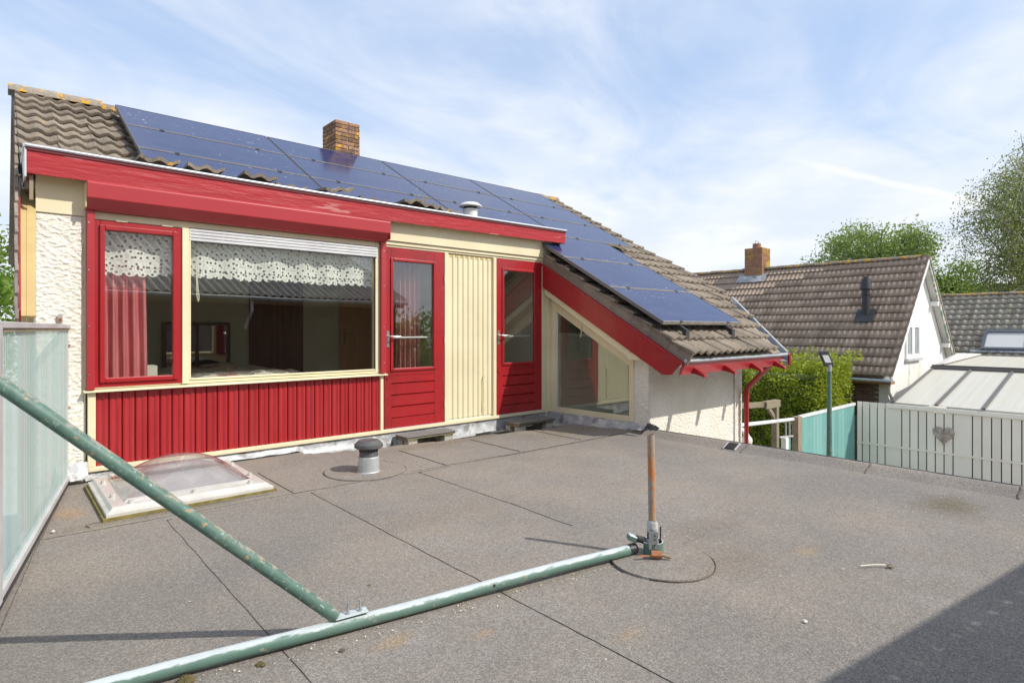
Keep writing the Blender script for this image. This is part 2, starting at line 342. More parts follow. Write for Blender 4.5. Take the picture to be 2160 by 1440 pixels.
mat('green_paint', (0.085, 0.160, 0.128), (0.110, 0.185, 0.150), 9, rough=0.5, spec=0.35, spots=((0.36, 0.24, 0.14), 55, 0.61, 0.66),
    spots2=((0.30, 0.38, 0.34), 80, 0.60, 0.68), bump=0.4, bscale=50, bdist=0.002, stretch=(0.7, 1, 0.7), top=((0.34, 0.29, 0.23), 34, 0.63), fine=0.12, fscale=40)
mat('green_worn', (0.100, 0.185, 0.150), (0.125, 0.205, 0.170), 4, rough=0.5, spots=((0.30, 0.30, 0.22), 26, 0.63, 0.68), bump=0.4, bscale=50, bdist=0.002,
    stretch=(0.35, 1, 1), top=((0.58, 0.62, 0.63), 15, 0.60), fine=0.06, fscale=40)
mat('rust_pipe', (0.36, 0.31, 0.26), (0.44, 0.27, 0.15), 9, 0.40, 0.60, rough=0.9, spec=0.2, spots=((0.52, 0.20, 0.09), 22, 0.50, 0.56), spots2=((0.24, 0.20, 0.16), 36, 0.56, 0.66), bump=0.5, bscale=60, bdist=0.002, stretch=(1, 1, 0.45))
mat('rust', (0.38, 0.15, 0.07), (0.52, 0.22, 0.10), 20, rough=0.9)
mat('galv', (0.42, 0.44, 0.44), (0.34, 0.36, 0.36), 20, rough=0.5, metal=0.4)
mat('mortar_patch', (0.50, 0.48, 0.46), (0.10, 0.09, 0.09), 14, 0.5, 0.62, rough=0.95, bump=0.6, bscale=40, bdist=0.006)
mat('vent_alu', (0.58, 0.59, 0.59), (0.48, 0.49, 0.49), 6, rough=0.42, metal=0.5, fine=0.05)
mat('vent_dark', (0.075, 0.075, 0.078), (0.11, 0.108, 0.105), 8, rough=0.42, spots=((0.30, 0.14, 0.07), 20, 0.70, 0.74))
mat('tar', (0.10, 0.082, 0.068), (0.16, 0.13, 0.105), 20, rough=0.85)
mat('pallet_wood', (0.24, 0.20, 0.14), (0.17, 0.16, 0.10), 9, rough=0.9, spots=((0.14, 0.16, 0.03), 8, 0.58, 0.68), bump=0.4, bscale=30)
mat('pallet_block', (0.46, 0.42, 0.36), (0.38, 0.35, 0.30), 14, rough=0.9, bump=0.3)
mat('deck_felt', (0.17, 0.16, 0.15), (0.20, 0.185, 0.17), 4, rough=0.95, fine=0.25, fscale=130)
mat('skylight_frame', (0.50, 0.475, 0.43), (0.58, 0.56, 0.52), 7, rough=0.3, spec=0.5, spots=((0.40, 0.36, 0.16), 9, 0.62, 0.75))
mat('moss_edge', (0.16, 0.13, 0.035), (0.24, 0.19, 0.06), 20, rough=1.0)
mat('shaded_inside', (0.42, 0.42, 0.42), rough=0.8)  # white shaft lining, greyed to carry the shade inside
mat('brick', (0.225, 0.118, 0.075), (0.285, 0.165, 0.105), 6, rough=0.92, fine=0.15, fscale=60, rnd=0.38, spots=((0.52, 0.27, 0.02), 9.0, 0.55, 0.60), spots2=((0.12, 0.08, 0.06), 11.0, 0.55, 0.68), bump=0.5, bscale=40)
mat('brick_far', (0.33, 0.175, 0.085), (0.27, 0.13, 0.08), 3, rough=0.92, rnd=0.2, spots=((0.46, 0.27, 0.02), 2.2, 0.50, 0.62), fine=0.1)
mat('brick_dark', (0.150, 0.085, 0.065), (0.19, 0.11, 0.085), 5, rough=0.92, rnd=0.25, fine=0.1)
mat('mortar', (0.36, 0.33, 0.27), (0.27, 0.24, 0.20), 8, rough=0.95)
mat('white_frame', (0.80, 0.80, 0.78), rough=0.4)
mat('wood_worn', (0.30, 0.235, 0.155), (0.24, 0.19, 0.125), 6, rough=0.85, bump=0.2)
mat('wood_orange', (0.42, 0.19, 0.06), (0.34, 0.15, 0.05), 4, rough=0.7)
mat('green_flake', (0.16, 0.24, 0.20), (0.55, 0.53, 0.48), 9, 0.48, 0.56, rough=0.8)
mat('slat_white', (0.92, 0.85, 0.73), (0.88, 0.81, 0.69), 1.4, rough=0.5, rnd=0.05)
mat('gap_dark', (0.030, 0.024, 0.022), rough=0.8)
mat('bar_brown', (0.14, 0.125, 0.115), rough=0.5)
mat('bark_heart', (0.50, 0.44, 0.37), (0.34, 0.28, 0.22), 9, 0.42, 0.6, rough=0.95, bump=1.0, bscale=14, bdist=0.03)
mat('bark', (0.15, 0.13, 0.105), (0.20, 0.175, 0.145), 5, rough=0.95)
mat('birch_bark', (0.46, 0.43, 0.38), (0.18, 0.16, 0.14), 4, 0.45, 0.65, rough=0.9)
mat('grass', (0.060, 0.095, 0.028), (0.085, 0.110, 0.035), 0.7, rough=1.0, fine=0.3, fscale=8)
mat('paving', (0.46, 0.43, 0.38), (0.40, 0.37, 0.33), 0.7, rough=0.95, fine=0.2, fscale=8)
mat('flue_black', (0.028, 0.029, 0.031), rough=0.5)
mat('globe', (0.80, 0.79, 0.76), rough=0.25, spec=0.5)
mat('led_lens', (0.62, 0.62, 0.58), rough=0.3)
mat('eternit', (0.60, 0.56, 0.49), (0.48, 0.45, 0.39), 3, rough=0.95, spots=((0.18, 0.17, 0.14), 7, 0.58, 0.72), fine=0.12)
mat('barn_wood', (0.040, 0.026, 0.018), (0.055, 0.036, 0.025), 3, rough=0.7, stretch=(3, 3, 0.3))
mat('room_wall', (0.76, 0.79, 0.62), (0.72, 0.75, 0.58), 2, rough=0.9)
mat('room_pale', (0.74, 0.72, 0.60), rough=0.9)
mat('door_brown', (0.22, 0.105, 0.055), (0.15, 0.07, 0.036), 4, rough=0.35, stretch=(6, 1, 0.4))
mat('door_oak', (0.64, 0.37, 0.16), (0.56, 0.31, 0.12), 4, rough=0.4, stretch=(6, 1, 0.4))
mat('curtain_dull', (0.34, 0.13, 0.12), (0.40, 0.17, 0.16), 5, rough=0.8, stretch=(3, 1, 0.3))
mat('curtain_pink', (0.58, 0.15, 0.16), (0.66, 0.24, 0.24), 5, rough=0.8, fine=0.05, stretch=(3, 1, 0.3))
mat('blanket', (0.66, 0.60, 0.50), (0.50, 0.25, 0.20), 5, 0.52, 0.66, rough=0.95)
mat('mirror', (0.85, 0.87, 0.87), rough=0.02, metal=1.0)
mat('floor_wood', (0.46, 0.34, 0.22), rough=0.6)
mat('moss', (0.10, 0.085, 0.03), (0.17, 0.12, 0.055), 30, rough=1.0)
mat('shell', (0.78, 0.75, 0.69), rough=0.5)
mat('petal', (0.74, 0.70, 0.58), rough=0.8)
mat('ply_sheet', (0.55, 0.53, 0.50), rough=0.6)
mat('cord', (0.70, 0.66, 0.52), rough=0.8)
glass_mat('glass', (0.97, 0.98, 0.97), refl=2.3)
glass_mat('glass_side', (0.74, 0.78, 0.74), refl=2.8)
def dome_mat():
    m = bpy.data.materials.new('dome_clear'); m.use_nodes = True; k = NT(m.node_tree); k.n.clear()
    P = k.node('ShaderNodeNewGeometry').outputs['Position']
    tr = k.node('ShaderNodeBsdfTransparent', i_0=(0.95, 0.94, 0.94)); df = k.node('ShaderNodeBsdfDiffuse', i_0=(0.80, 0.76, 0.74)); tl_ = k.node('ShaderNodeBsdfTranslucent', i_0=(0.8, 0.78, 0.76))
    gl = k.node('ShaderNodeBsdfGlossy'); gl.inputs['Roughness'].default_value = 0.10
    m0 = k.node('ShaderNodeMixShader', i_0=0.5); k.l.new(df.outputs[0], m0.inputs[1]); k.l.new(tl_.outputs[0], m0.inputs[2])
    m1 = k.node('ShaderNodeMixShader', i_0=k.math('ADD', 0.17, k.math('MULTIPLY', k.ramp(k.noise(P, 9, 5, 0.65), 0.4, 0.75), 0.2))); k.l.new(tr.outputs[0], m1.inputs[1]); k.l.new(m0.outputs[0], m1.inputs[2])
    m2 = k.node('ShaderNodeMixShader', i_0=k.math('MULTIPLY', k.fresnel(1.45), 1.3, clamp=True)); k.l.new(m1.outputs[0], m2.inputs[1]); k.l.new(gl.outputs[0], m2.inputs[2])
    o = k.node('ShaderNodeOutputMaterial'); k.l.new(m2.outputs[0], o.inputs[0]); M['dome_clear'] = m


dome_mat()
poly_mat('screen_sheet', (0.90, 0.95, 0.89), 0.44, (0.66, 0.84, 0.76), 26.0, 1, 0.03, (0.80, 0.80, 0.70))
poly_mat('teal_sheet', (0.50, 0.80, 0.74), 0.12, (0.34, 0.68, 0.63), 7.0, 0, 0.05, (0.55, 0.72, 0.66))
poly_mat('twinwall', (0.80, 0.785, 0.71), 0.06, (0.76, 0.725, 0.62), 40.0, 1, 0.05, (0.74, 0.66, 0.49), 0.25, 0.30)
leaf_mat('leaf_hedge', (0.29, 0.35, 0.018), (0.54, 0.57, 0.045), 0.42, 1.6)
leaf_mat('leaf_tree', (0.17, 0.25, 0.07), (0.29, 0.37, 0.14), 0.5, 0.5)
leaf_mat('leaf_birch', (0.17, 0.20, 0.065), (0.27, 0.29, 0.12), 0.5, 0.5)
leaf_mat('leaf_bright', (0.12, 0.22, 0.03), (0.24, 0.36, 0.06), 0.45, 0.5)


# ------------------------------------------------------------------ geometry helpers
class MB:
    def __init__(s): s.v = []; s.f = []
    def add(s, vs, fs):
        n = len(s.v); s.v += [tuple(p) for p in vs]; s.f += [tuple(i + n for i in f) for f in fs]; return s
    def box(s, x0, x1, y0, y1, z0, z1):
        return s.add([(x0, y0, z0), (x1, y0, z0), (x1, y1, z0), (x0, y1, z0), (x0, y0, z1), (x1, y0, z1), (x1, y1, z1), (x0, y1, z1)],
                     [(0, 3, 2, 1), (4, 5, 6, 7), (0, 1, 5, 4), (1, 2, 6, 5), (2, 3, 7, 6), (3, 0, 4, 7)])
    def prism(s, poly, d):                       # polygon of 3-D points pushed along d
        d = Vector(d); a = [Vector(p) for p in poly]; n = len(a)
        return s.add(a + [p + d for p in a], [tuple(range(n))[::-1], tuple(range(n, 2 * n))] + [(i, (i + 1) % n, n + (i + 1) % n, n + i) for i in range(n)])
    def beam(s, a, b, w, h, up=(0, 0, 1)):       # square bar
        a = Vector(a); b = Vector(b); d = (b - a).normalized(); u = Vector(up); sx = d.cross(u).normalized(); sz = sx.cross(d).normalized()
        vs = [p + sx * i * w / 2 + sz * j * h / 2 for p in (a, b) for i, j in ((-1, -1), (1, -1), (1, 1), (-1, 1))]
        return s.add(vs, [(0, 1, 2, 3), (7, 6, 5, 4), (0, 4, 5, 1), (1, 5, 6, 2), (2, 6, 7, 3), (3, 7, 4, 0)])
    def tube(s, path, r, n=14, cap=True, hollow=0):
        path = [Vector(p) for p in path]; rs = r if isinstance(r, (list, tuple)) else [r] * len(path)
        rings = []; ref = None
        for i, p in enumerate(path):
            d = (path[min(i + 1, len(path) - 1)] - path[max(i - 1, 0)]).normalized()
            if ref is None: ref = Vector((0, 0, 1)) if abs(d.z) < 0.9 else Vector((1, 0, 0))
            a = d.cross(ref).normalized(); b = d.cross(a).normalized();
            rings.append([p + (a * math.cos(t) + b * math.sin(t)) * rs[i] for t in (2 * math.pi * q / n for q in range(n))])
        o = len(s.v); s.v += [tuple(p) for rg in rings for p in rg]
        for i in range(len(path) - 1):
            for q in range(n):
                s.f.append((o + i * n + q, o + i * n + (q + 1) % n, o + (i + 1) * n + (q + 1) % n, o + (i + 1) * n + q))
        if cap: s.f.append(tuple(o + q for q in range(n))[::-1]); s.f.append(tuple(o + (len(path) - 1) * n + q for q in range(n)))
        return s
    def lathe(s, prof, c, n=28):                 # prof: (r, z) pairs
        o = len(s.v)
        for r_, z in prof: s.v += [(c[0] + r_ * math.cos(2 * math.pi * q / n), c[1] + r_ * math.sin(2 * math.pi * q / n), c[2] + z) for q in range(n)]
        for i in range(len(prof) - 1):
            for q in range(n): s.f.append((o + i * n + q, o + i * n + (q + 1) % n, o + (i + 1) * n + (q + 1) % n, o + (i + 1) * n + q))
        return s
    def ring(s, x0, x1, z0, z1, t, y0, y1):      # rectangular frame in an XZ plane
        tl, tr, tb, tt = t if isinstance(t, tuple) else (t,) * 4
        s.box(x0, x0 + tl, y0, y1, z0, z1); s.box(x1 - tr, x1, y0, y1, z0, z1)
        s.box(x0 + tl, x1 - tr, y0, y1, z0, z0 + tb); s.box(x0 + tl, x1 - tr, y0, y1, z1 - tt, z1); return s
    def build(s, name, m, parent=None, smooth=False, bevel=0.0, seg=1):
        me = bpy.data.meshes.new(name); me.from_pydata(s.v, [], s.f); me.update()
        me.materials.append(M[m] if isinstance(m, str) else m)
        if smooth:
            for p in me.polygons: p.use_smooth = True
        o = bpy.data.objects.new(name, me); COL.objects.link(o)
        if bevel:
            b = o.modifiers.new('bevel', 'BEVEL'); b.width = bevel; b.segments = seg; b.limit_method = 'ANGLE'
        if smooth and bevel == 0 and smooth != 'all':
            me.set_sharp_from_angle(angle=R(40))
        par(o, parent); return o


def par(o, p):
    if p is None: return
    o.parent = p
    if p.type == 'EMPTY': o.matrix_parent_inverse = Matrix.Translation(p.location).inverted()


def tag(o, label=None, cat=None, group=None, kind=None):
    for k_, v_ in (('label', label), ('category', cat), ('group', group), ('kind', kind)):
        if v_: o[k_] = v_
    return o


def thing(name, loc, label, cat, group=None):
    o = bpy.data.objects.new(name, None); COL.objects.link(o); o.location = loc; o.empty_display_size = 0.2
    return tag(o, label, cat, group)


def np_mesh(name, verts, faces, m, parent=None, smooth=False):
    me = bpy.data.meshes.new(name); nv = len(verts); nf = len(faces); k = faces.shape[1]
    me.vertices.add(nv); me.vertices.foreach_set('co', np.asarray(verts, np.float32).ravel())
    me.loops.add(nf * k); me.loops.foreach_set('vertex_index', np.asarray(faces, np.int32).ravel())
    me.polygons.add(nf); me.polygons.foreach_set('loop_start', np.arange(0, nf * k, k, dtype=np.int32))
    me.polygons.foreach_set('loop_total', np.full(nf, k, np.int32)); me.update(calc_edges=True)
    me.materials.append(M[m])
    if smooth: me.polygons.foreach_set('use_smooth', np.ones(nf, bool))
    o = bpy.data.objects.new(name, me); COL.objects.link(o); par(o, parent); return o


def grid(name, fn, nu, nv, m, parent=None, smooth=True):
    """surface fn(i/nu, j/nv) -> point"""
    vs = [fn(i / nu, j / nv) for j in range(nv + 1) for i in range(nu + 1)]
    fs = [(j * (nu + 1) + i, j * (nu + 1) + i + 1, (j + 1) * (nu + 1) + i + 1, (j + 1) * (nu + 1) + i) for j in range(nv) for i in range(nu)]
    b = MB(); b.add(vs, fs); o = b.build(name, m, parent)
    if smooth:
        for p in o.data.polygons: p.use_smooth = True
    return o


def inst(src_mesh, name, mtx, parent):
    o = bpy.data.objects.new(name, src_mesh); COL.objects.link(o); o.matrix_basis = mtx; o.parent = parent
    if parent is not None and parent.type == 'EMPTY': o.matrix_parent_inverse = Matrix.Translation(parent.location).inverted()
    return o


def tile_mesh(name, m, w=0.30, L=0.36, waves=2, amp=0.034, lip=0.024, lift=0.038, nseg=10, pan=False):
    """one concrete roof tile, local x across, y up the slope, z out of the roof"""
    vs = []; us = [i / nseg for i in range(nseg + 1)]
    def h(u):
        c = 0.5 + 0.5 * math.cos(2 * math.pi * (u * waves))
        return amp * (c ** 0.8)
    for y, z in ((0.0, lift), (L, 0.0)):
        vs += [(u * (w + 0.006) - w / 2, y, z + h(u)) for u in us]
    vs += [(u * (w + 0.006) - w / 2, 0.004, lift + h(u) - lip) for u in us]
    n = nseg + 1; fs = []
    for i in range(nseg):
        fs.append((i, i + 1, n + i + 1, n + i)); fs.append((2 * n + i, 2 * n + i + 1, i + 1, i))
    fs += [(2 * n, 0, n), (n - 1, 3 * n - 1, 2 * n - 1)]
    me = bpy.data.meshes.new(name); me.from_pydata(vs, [], fs); me.update(); me.materials.append(M[m])
    for p in me.polygons: p.use_smooth = p.index < 2 * nseg and p.index % 2 == 0
    return me


def frame_mtx(origin, u, v):
    u = Vector(u).normalized(); v = Vector(v).normalized(); n = u.cross(v)
    mt = Matrix((( u.x, v.x, n.x, origin[0]), (u.y, v.y, n.y, origin[1]), (u.z, v.z, n.z, origin[2]), (0, 0, 0, 1)))
    return mt


def leaf_quads(name, centers, size, m, parent, up=0.0, aspect=0.55, jitter=0.5, down=0.0):
    """many small pointed leaves (diamond faces) at the given centres"""
    n = len(centers); c = np.asarray(centers)
    a = rng.normal(size=(n, 3)); a[:, 2] = a[:, 2] * (1 - up) - down; a /= np.linalg.norm(a, axis=1)[:, None]
    b = rng.normal(size=(n, 3)); b -= (b * a).sum(1)[:, None] * a; b /= np.linalg.norm(b, axis=1)[:, None]
    s = (size * (1 + jitter * rng.uniform(-1, 1, n)))[:, None]
    v = np.empty((n, 4, 3)); v[:, 0] = c - a * s * 0.5; v[:, 1] = c + b * s * aspect * 0.5; v[:, 2] = c + a * s * 0.5; v[:, 3] = c - b * s * aspect * 0.5
    return np_mesh(name, v.reshape(-1, 3), np.arange(n * 4).reshape(n, 4), m, parent)


def fbm(x, y, z=0.0, o=3):
    return noise.fractal(Vector((x, y, z)), 1.0, 2.0, o)


# ------------------------------------------------------------------ ground and flat roof
b = MB(); b.add([(-400, -400, -2.75), (500, -400, -2.75), (500, 500, -2.75), (-400, 500, -2.75)], [(0, 1, 2, 3)])
tag(b.build('ground', 'paving'), kind='structure')

flat = MB()
flat.prism([(0.55, 0.02, -0.5), (-0.85, -7.2, -0.5), (5.86, -8.0, -0.5), (5.86, -1.6, -0.5), (5.86, 0.02, -0.5)], (0, 0, 0.36))
flat_roof = tag(flat.build('flat_roof', 'bitumen'), 'grey brown bitumen flat roof in front of the red and cream house', kind='structure')


def roof_z(x, y):
    z = -0.028 + 0.006 * fbm(x * 0.8, y * 0.8, 1.0) + 0.003 * fbm(x * 2.7, y * 2.7, 5.0)
    # the build-up falls into a wet trough in front of the two doors
    cr = -0.10 - 0.55 * min(1.0, max(0.0, (x - 2.26) / 2.9)) ** 0.62 if x > 2.26 else 0.3
    if x > 2.1:
        t = (y - cr) / 0.10; t = min(1, max(0, t)); depth = 0.115 * min(1, max(0, (x - 2.15) / 0.35))
        z -= depth * t * t * (3 - 2 * t)
    return z


def sheet(x0, x1, y0, y1, dz, n=0.09):
    nu = max(2, int((x1 - x0) / n)); nv = max(2, int((y1 - y0) / n))
    def fn(u, v):
        x = x0 + (x1 - x0) * u; y = y0 + (y1 - y0) * v
        if u in (0, 1): x += 0.004 * fbm(x * 3, y * 6, 9)
        if v in (0, 1): y += 0.006 * fbm(x * 6, y * 3, 9)
        lo = -0.004 if (u in (0, 1) or v in (0, 1)) else 0.0
        # left edge follows the slanting screen
        xl = 0.42 + 0.1715 * y - 0.10 if y < 0 else 0.32
        return (max(x, xl), y, roof_z(x, y) + dz + lo)
    return grid('bitumen_sheet', fn, nu, nv, 'bitumen', flat_roof)


xs = [-0.14, 0.81, 1.76, 2.71, 3.66, 4.61, 5.62]
for i in range(len(xs) - 1):
    sheet(xs[i] - (0.75 if i == 0 else 0.035), xs[i + 1], -7.3, -1.45, 0.018 + 0.0012 * (len(xs) - i))
xs2 = [0.10, 0.74, 1.66, 2.60, 3.03, 3.94, 4.85, 5.62]
for i in range(len(xs2) - 1):
    sheet(xs2[i] - (0 if i == 0 else 0.03), xs2[i + 1], -1.50, 0.03, 0.026 + 0.0025 * (i % 2), 0.055)


def seam(pts, w=0.0032, dz=0.032, name='seam_bead'):
    """irregular bead of tar that oozed out of an overlap"""
    path = []
    for (xa, ya), (xb, yb) in zip(pts[:-1], pts[1:]):
        n = max(2, int(math.hypot(xb - xa, yb - ya) / 0.018))
        path += [(xa + (xb - xa) * q / n, ya + (yb - ya) * q / n) for q in range(n)]
    path.append(pts[-1]); b = MB(); vs = []; fs = []
    for q, (x, y) in enumerate(path):
        a = path[max(q - 1, 0)]; c = path[min(q + 1, len(path) - 1)]; d = Vector((c[0] - a[0], c[1] - a[1], 0)).normalized(); nn = Vector((-d.y, d.x, 0))
        ww = w * (0.35 + 0.9 * abs(fbm(x * 9, y * 9, 3))) * (0.05 if fbm(x * 1.7, y * 1.7, 7) < 0.06 else 1.0)
        off = 0.004 * fbm(x * 5, y * 5, 2)
        z = roof_z(x, y) + dz
        vs += [(x + nn.x * (off + ww), y + nn.y * (off + ww), z - 0.006), (x + nn.x * off, y + nn.y * off, z + 0.002), (x + nn.x * (off - ww), y + nn.y * (off - ww), z - 0.006)]
        if q: o = 3 * (q - 1); fs += [(o, o + 1, o + 4, o + 3), (o + 1, o + 2, o + 5, o + 4)]
    b.add(vs, fs); return b.build(name, 'tar', flat_roof)


seam([(0.13, -1.44), (1.33, -1.455), (2.2, -1.47)], dz=0.029); seam([(2.66, -1.46), (3.9, -1.505), (5.5, -1.51)], dz=0.029)
for x, ye in ((0.81, -7.0), (1.76, -7.0), (2.71, -3.3)): seam([(x, -1.5), (x + 0.006, 0.5 * (ye - 1.5)), (x, ye)], 0.0022, 0.0258 - 0.0012 * xs.index(x))
seam([(0.36, -0.33), (0.15, -1.6), (0.02, -2.5), (-0.1, -3.4)], 0.004, 0.029)
for x in (1.66, 3.03, 3.93, 4.85): seam([(x, -0.62), (x - 0.01, -1.46)], 0.003, 0.029)
seam([(0.42, -1.37), (0.40, -1.32), (0.44, -1.29), (1.1, -1.335), (1.5, -1.37)], 0.004, 0.030)


def patch(cx, cy, r, n=56):
    b = MB(); vs = [(cx, cy, roof_z(cx, cy) + 0.037)]; fs = []
    for rr, dz in ((r * 0.6, 0.037), (r * 0.985, 0.037), (r, 0.026)):
        vs += [(cx + rr * math.cos(2 * math.pi * q / n), cy + rr * math.sin(2 * math.pi * q / n), roof_z(cx, cy) + dz) for q in range(n)]
    for q in range(n):
        fs.append((0, 1 + q, 1 + (q + 1) % n))
        for k_ in range(2): o = 1 + k_ * n; fs.append((o + q, o + n + q, o + n + (q + 1) % n, o + (q + 1) % n))
    b.add(vs, fs); b.build('round_patch', 'bitumen', flat_roof)
    seam([(cx + (r + 0.004) * math.cos(t), cy + (r + 0.004) * math.sin(t)) for t in np.linspace(-2.75, 3.0, 40)], 0.0032, 0.030)


patch(2.385, -1.16, 0.345); patch(2.64, -4.0, 0.27)

# kerb along the right-hand edge, rounded bitumen with a metal trim
kerb = MB(); prof = [(5.55, -0.014), (5.62, 0.004), (5.67, 0.026), (5.72, 0.044), (5.77, 0.046), (5.82, 0.034), (5.845, 0.022), (5.845, -0.3)]
ny = 120; o0 = []
for j in range(ny + 1):
    y = -1.70 - 6.3 * j / ny
    for (x, z) in prof: o0.append((x, y, z + 0.004 * fbm(x * 4, y * 4, 4) + (0.003 if (y * 1.0) % 1.05 < 0.03 else 0)))
fk = [(j * 8 + i, j * 8 + i + 1, (j + 1) * 8 + i + 1, (j + 1) * 8 + i) for j in range(ny) for i in range(7)]
kerb.add(o0, fk); ko = kerb.build('roof_kerb', 'bitumen', flat_roof, smooth='all')
for p in ko.data.polygons: p.use_smooth = True
MB().box(5.848, 5.868, -8.0, -1.68, -0.12, 0.034).build('edge_trim', 'dark_metal', flat_roof)
MB().box(5.869, 5.880, -8.0, -1.68, -0.12, 0.026).build('edge_trim', 'white_metal', flat_roof)
for y in (-2.93, -4.05, -5.05):
    MB().tube([(5.56, y, -0.006), (5.63, y + 0.01, 0.012), (5.68, y, 0.035), (5.74, y + 0.012, 0.050), (5.82, y, 0.038)], 0.005, 6).build('kerb_joint', 'tar', flat_roof)
MB().prism([(5.598, -2.74, 0.002), (5.598, -2.85, 0.002), (5.700, -2.85, 0.046), (5.700, -2.74, 0.046)], (-0.003, 0, 0.006)).build('overflow_spout', 'gap_dark', flat_roof)  # thin dark plate stands in for the shade of a recessed opening
for yy in (-2.733, -2.857): MB().beam((5.585, yy, 0.002), (5.705, yy, 0.053), 0.014, 0.010).build('spout_frame', 'alu_pale', flat_roof)
# crumpled flashing at the inner corner
grid('flashing_corner', lambda u, v: (5.80 - 0.17 * v + 0.02 * fbm(u * 5, v * 5, 2), -1.66 - 0.16 * u, -0.01 + 0.13 * (1 - v) * (1 - 0.4 * u) + 0.03 * fbm(u * 6, v * 6, 8)), 10, 10, 'dark_metal', flat_roof)


# ------------------------------------------------------------------ the red and cream house
house = thing('house', (3.0, 1.0, -2.75), 'cream house with red doors, red framed window and brown tiled roof', 'house')
T = 0.5658; SL = math.sqrt(1 + T * T); CS, SN = 1 / SL, T / SL
def tz(y, off=0.0): return 2.24 + T * y + off * SL          # tile plane
def rp(x, s, off=0.0): y = s * CS; return Vector((x, y - off * SN, 2.24 + T * y + off * CS))   # roof coordinates: s up the slope

# rough-cast pier and wall: displaced surfaces
def roughcast(name, p0, eu, ev, nu, nv, amp=0.014, sx=26.0, sz=34.0, nrm=(0, -1, 0)):
    p0 = Vector(p0); eu = Vector(eu); ev = Vector(ev); n = Vector(nrm)
    def fn(u, v):
        p = p0 + eu * u + ev * v
        a = u * eu.length; c = v * ev.length
        d = fbm(a * sx, c * sz, p0.x, 4); d = max(d, -0.35) + 0.4 * abs(fbm(a * sx * 0.4, c * sz * 0.5, 4.0, 3))
        if u in (0, 1) or v in (0, 1): return p
        return p + n * amp * (0.5 + 0.7 * d)
    return grid(name, fn, nu, nv, 'plaster', house, smooth=False)

roughcast('plaster_pier', (0.205, -0.004, 0.0), (0.30, 0, 0), (0, 0, 2.13), 50, 330, 0.011, 26, 46)
MB().box(0.205, 0.52, 0.0, 0.30, -2.75, 2.13).build('wall', 'plaster', house)
MB().box(0.207, 0.519, -0.022, 0.01, 2.131, 2.42).build('head_board', 'cream', house, bevel=0.002)
MB().box(0.505, 0.521, -0.012, -0.001, 0.70, 2.13).build('trim_board', 'cream', house)
roughcast('plaster_wall', (5.80, -1.674, -0.6), (2.24, 0, 0), (0, 0, 1.62), 230, 170, 0.010, 40, 40)
MB().box(5.815, 8.04, -1.672, -1.40, -2.75, 1.05).build('wall', 'plaster', house)
MB().box(8.0, 8.04, -1.40, 4.0, -2.75, 1.15).build('wall', 'plaster', house)
roughcast('plaster_pier', (5.797, -1.46, 0.03), (0, -0.214, 0), (0, 0, 0.86), 20, 80, 0.012, 30, 34, (-1, 0, 0))
MB().box(0.21, 0.26, 0.3, 5.9, -2.75, 2.2).build('wall', 'plaster', house)

# dormer: front wall behind the joinery, flat roof, fascia, zinc edge
MB().box(0.21, 5.80, -0.10, 0.62, 2.44, 2.54).build('dormer_roof', 'bitumen', house)
def fasc(u, v):                                            # slightly sagging weathered board
    x = 0.150 + 5.79 * u; sag = -0.014 * math.sin(math.pi * u)
    return (x, -0.170 + 0.0015 * fbm(x * 3, v * 9, 2), 2.388 + 0.030 * u + sag * 0.3 + (0.20 - 0.022 * u) * v + sag * v)
grid('fascia', fasc, 160, 10, 'red_weathered', house)
MB().prism([(0.150, -0.168, 2.388), (0.150, -0.168, 2.585), (5.94, -0.168, 2.59), (5.94, -0.168, 2.418)], (0, 0.035, 0)).build('fascia_back', 'red_paint', house)
MB().prism([(5.905, -0.132, 2.418), (5.94, -0.132, 2.418), (5.94, -0.132, 2.585), (5.905, -0.132, 2.585)], (0, 0.5, 0)).build('fascia_return', 'red_paint', house)
MB().prism([(0.150, -0.132, 2.39), (0.175, -0.132, 2.39), (0.175, -0.132, 2.585), (0.150, -0.132, 2.585)], (0, 0.55, 0)).build('fascia_return', 'red_weathered', house)
MB().box(0.175, 5.905, -0.133, 0.0, 2.425, 2.438).build('soffit', 'cream', house)
zt = MB(); path = [(0.142 + 5.81 * q / 40, -0.182, 2.592 + 0.004 * (q / 40) - 0.014 * math.sin(math.pi * q / 40)) for q in range(41)]
zt.tube(path, 0.014, 10); zt.build('roof_edge_trim', 'zinc', house, smooth=True)
MB().prism([(p[0], p[1] + 0.002, p[2] - 0.032) for p in path] + [(p[0], p[1] + 0.002, p[2] - 0.006) for p in path[::-1]], (0, 0.010, 0)).build('edge_flashing', 'maroon', house)
MB().tube([(0.142, -0.182, 2.592), (0.142, 0.55, 2.592)], 0.014, 10).build('roof_edge_trim', 'zinc', house, smooth=True)
MB().box(0.138, 0.149, -0.18, 0.45, 2.36, 2.585).build('edge_flashing', 'alu_pale', house)
MB().box(0.165, 5.90, -0.16, 0.60, 2.548, 2.578).build('dormer_roof_felt', 'bitumen', house)
MB().prism([(0.167, -0.125, 2.20), (0.190, -0.125, 2.20), (0.190, -0.125, 2.385), (0.167, -0.125, 2.385)], (0, 0.03, 0)).build('bracket', 'wood_worn', house)

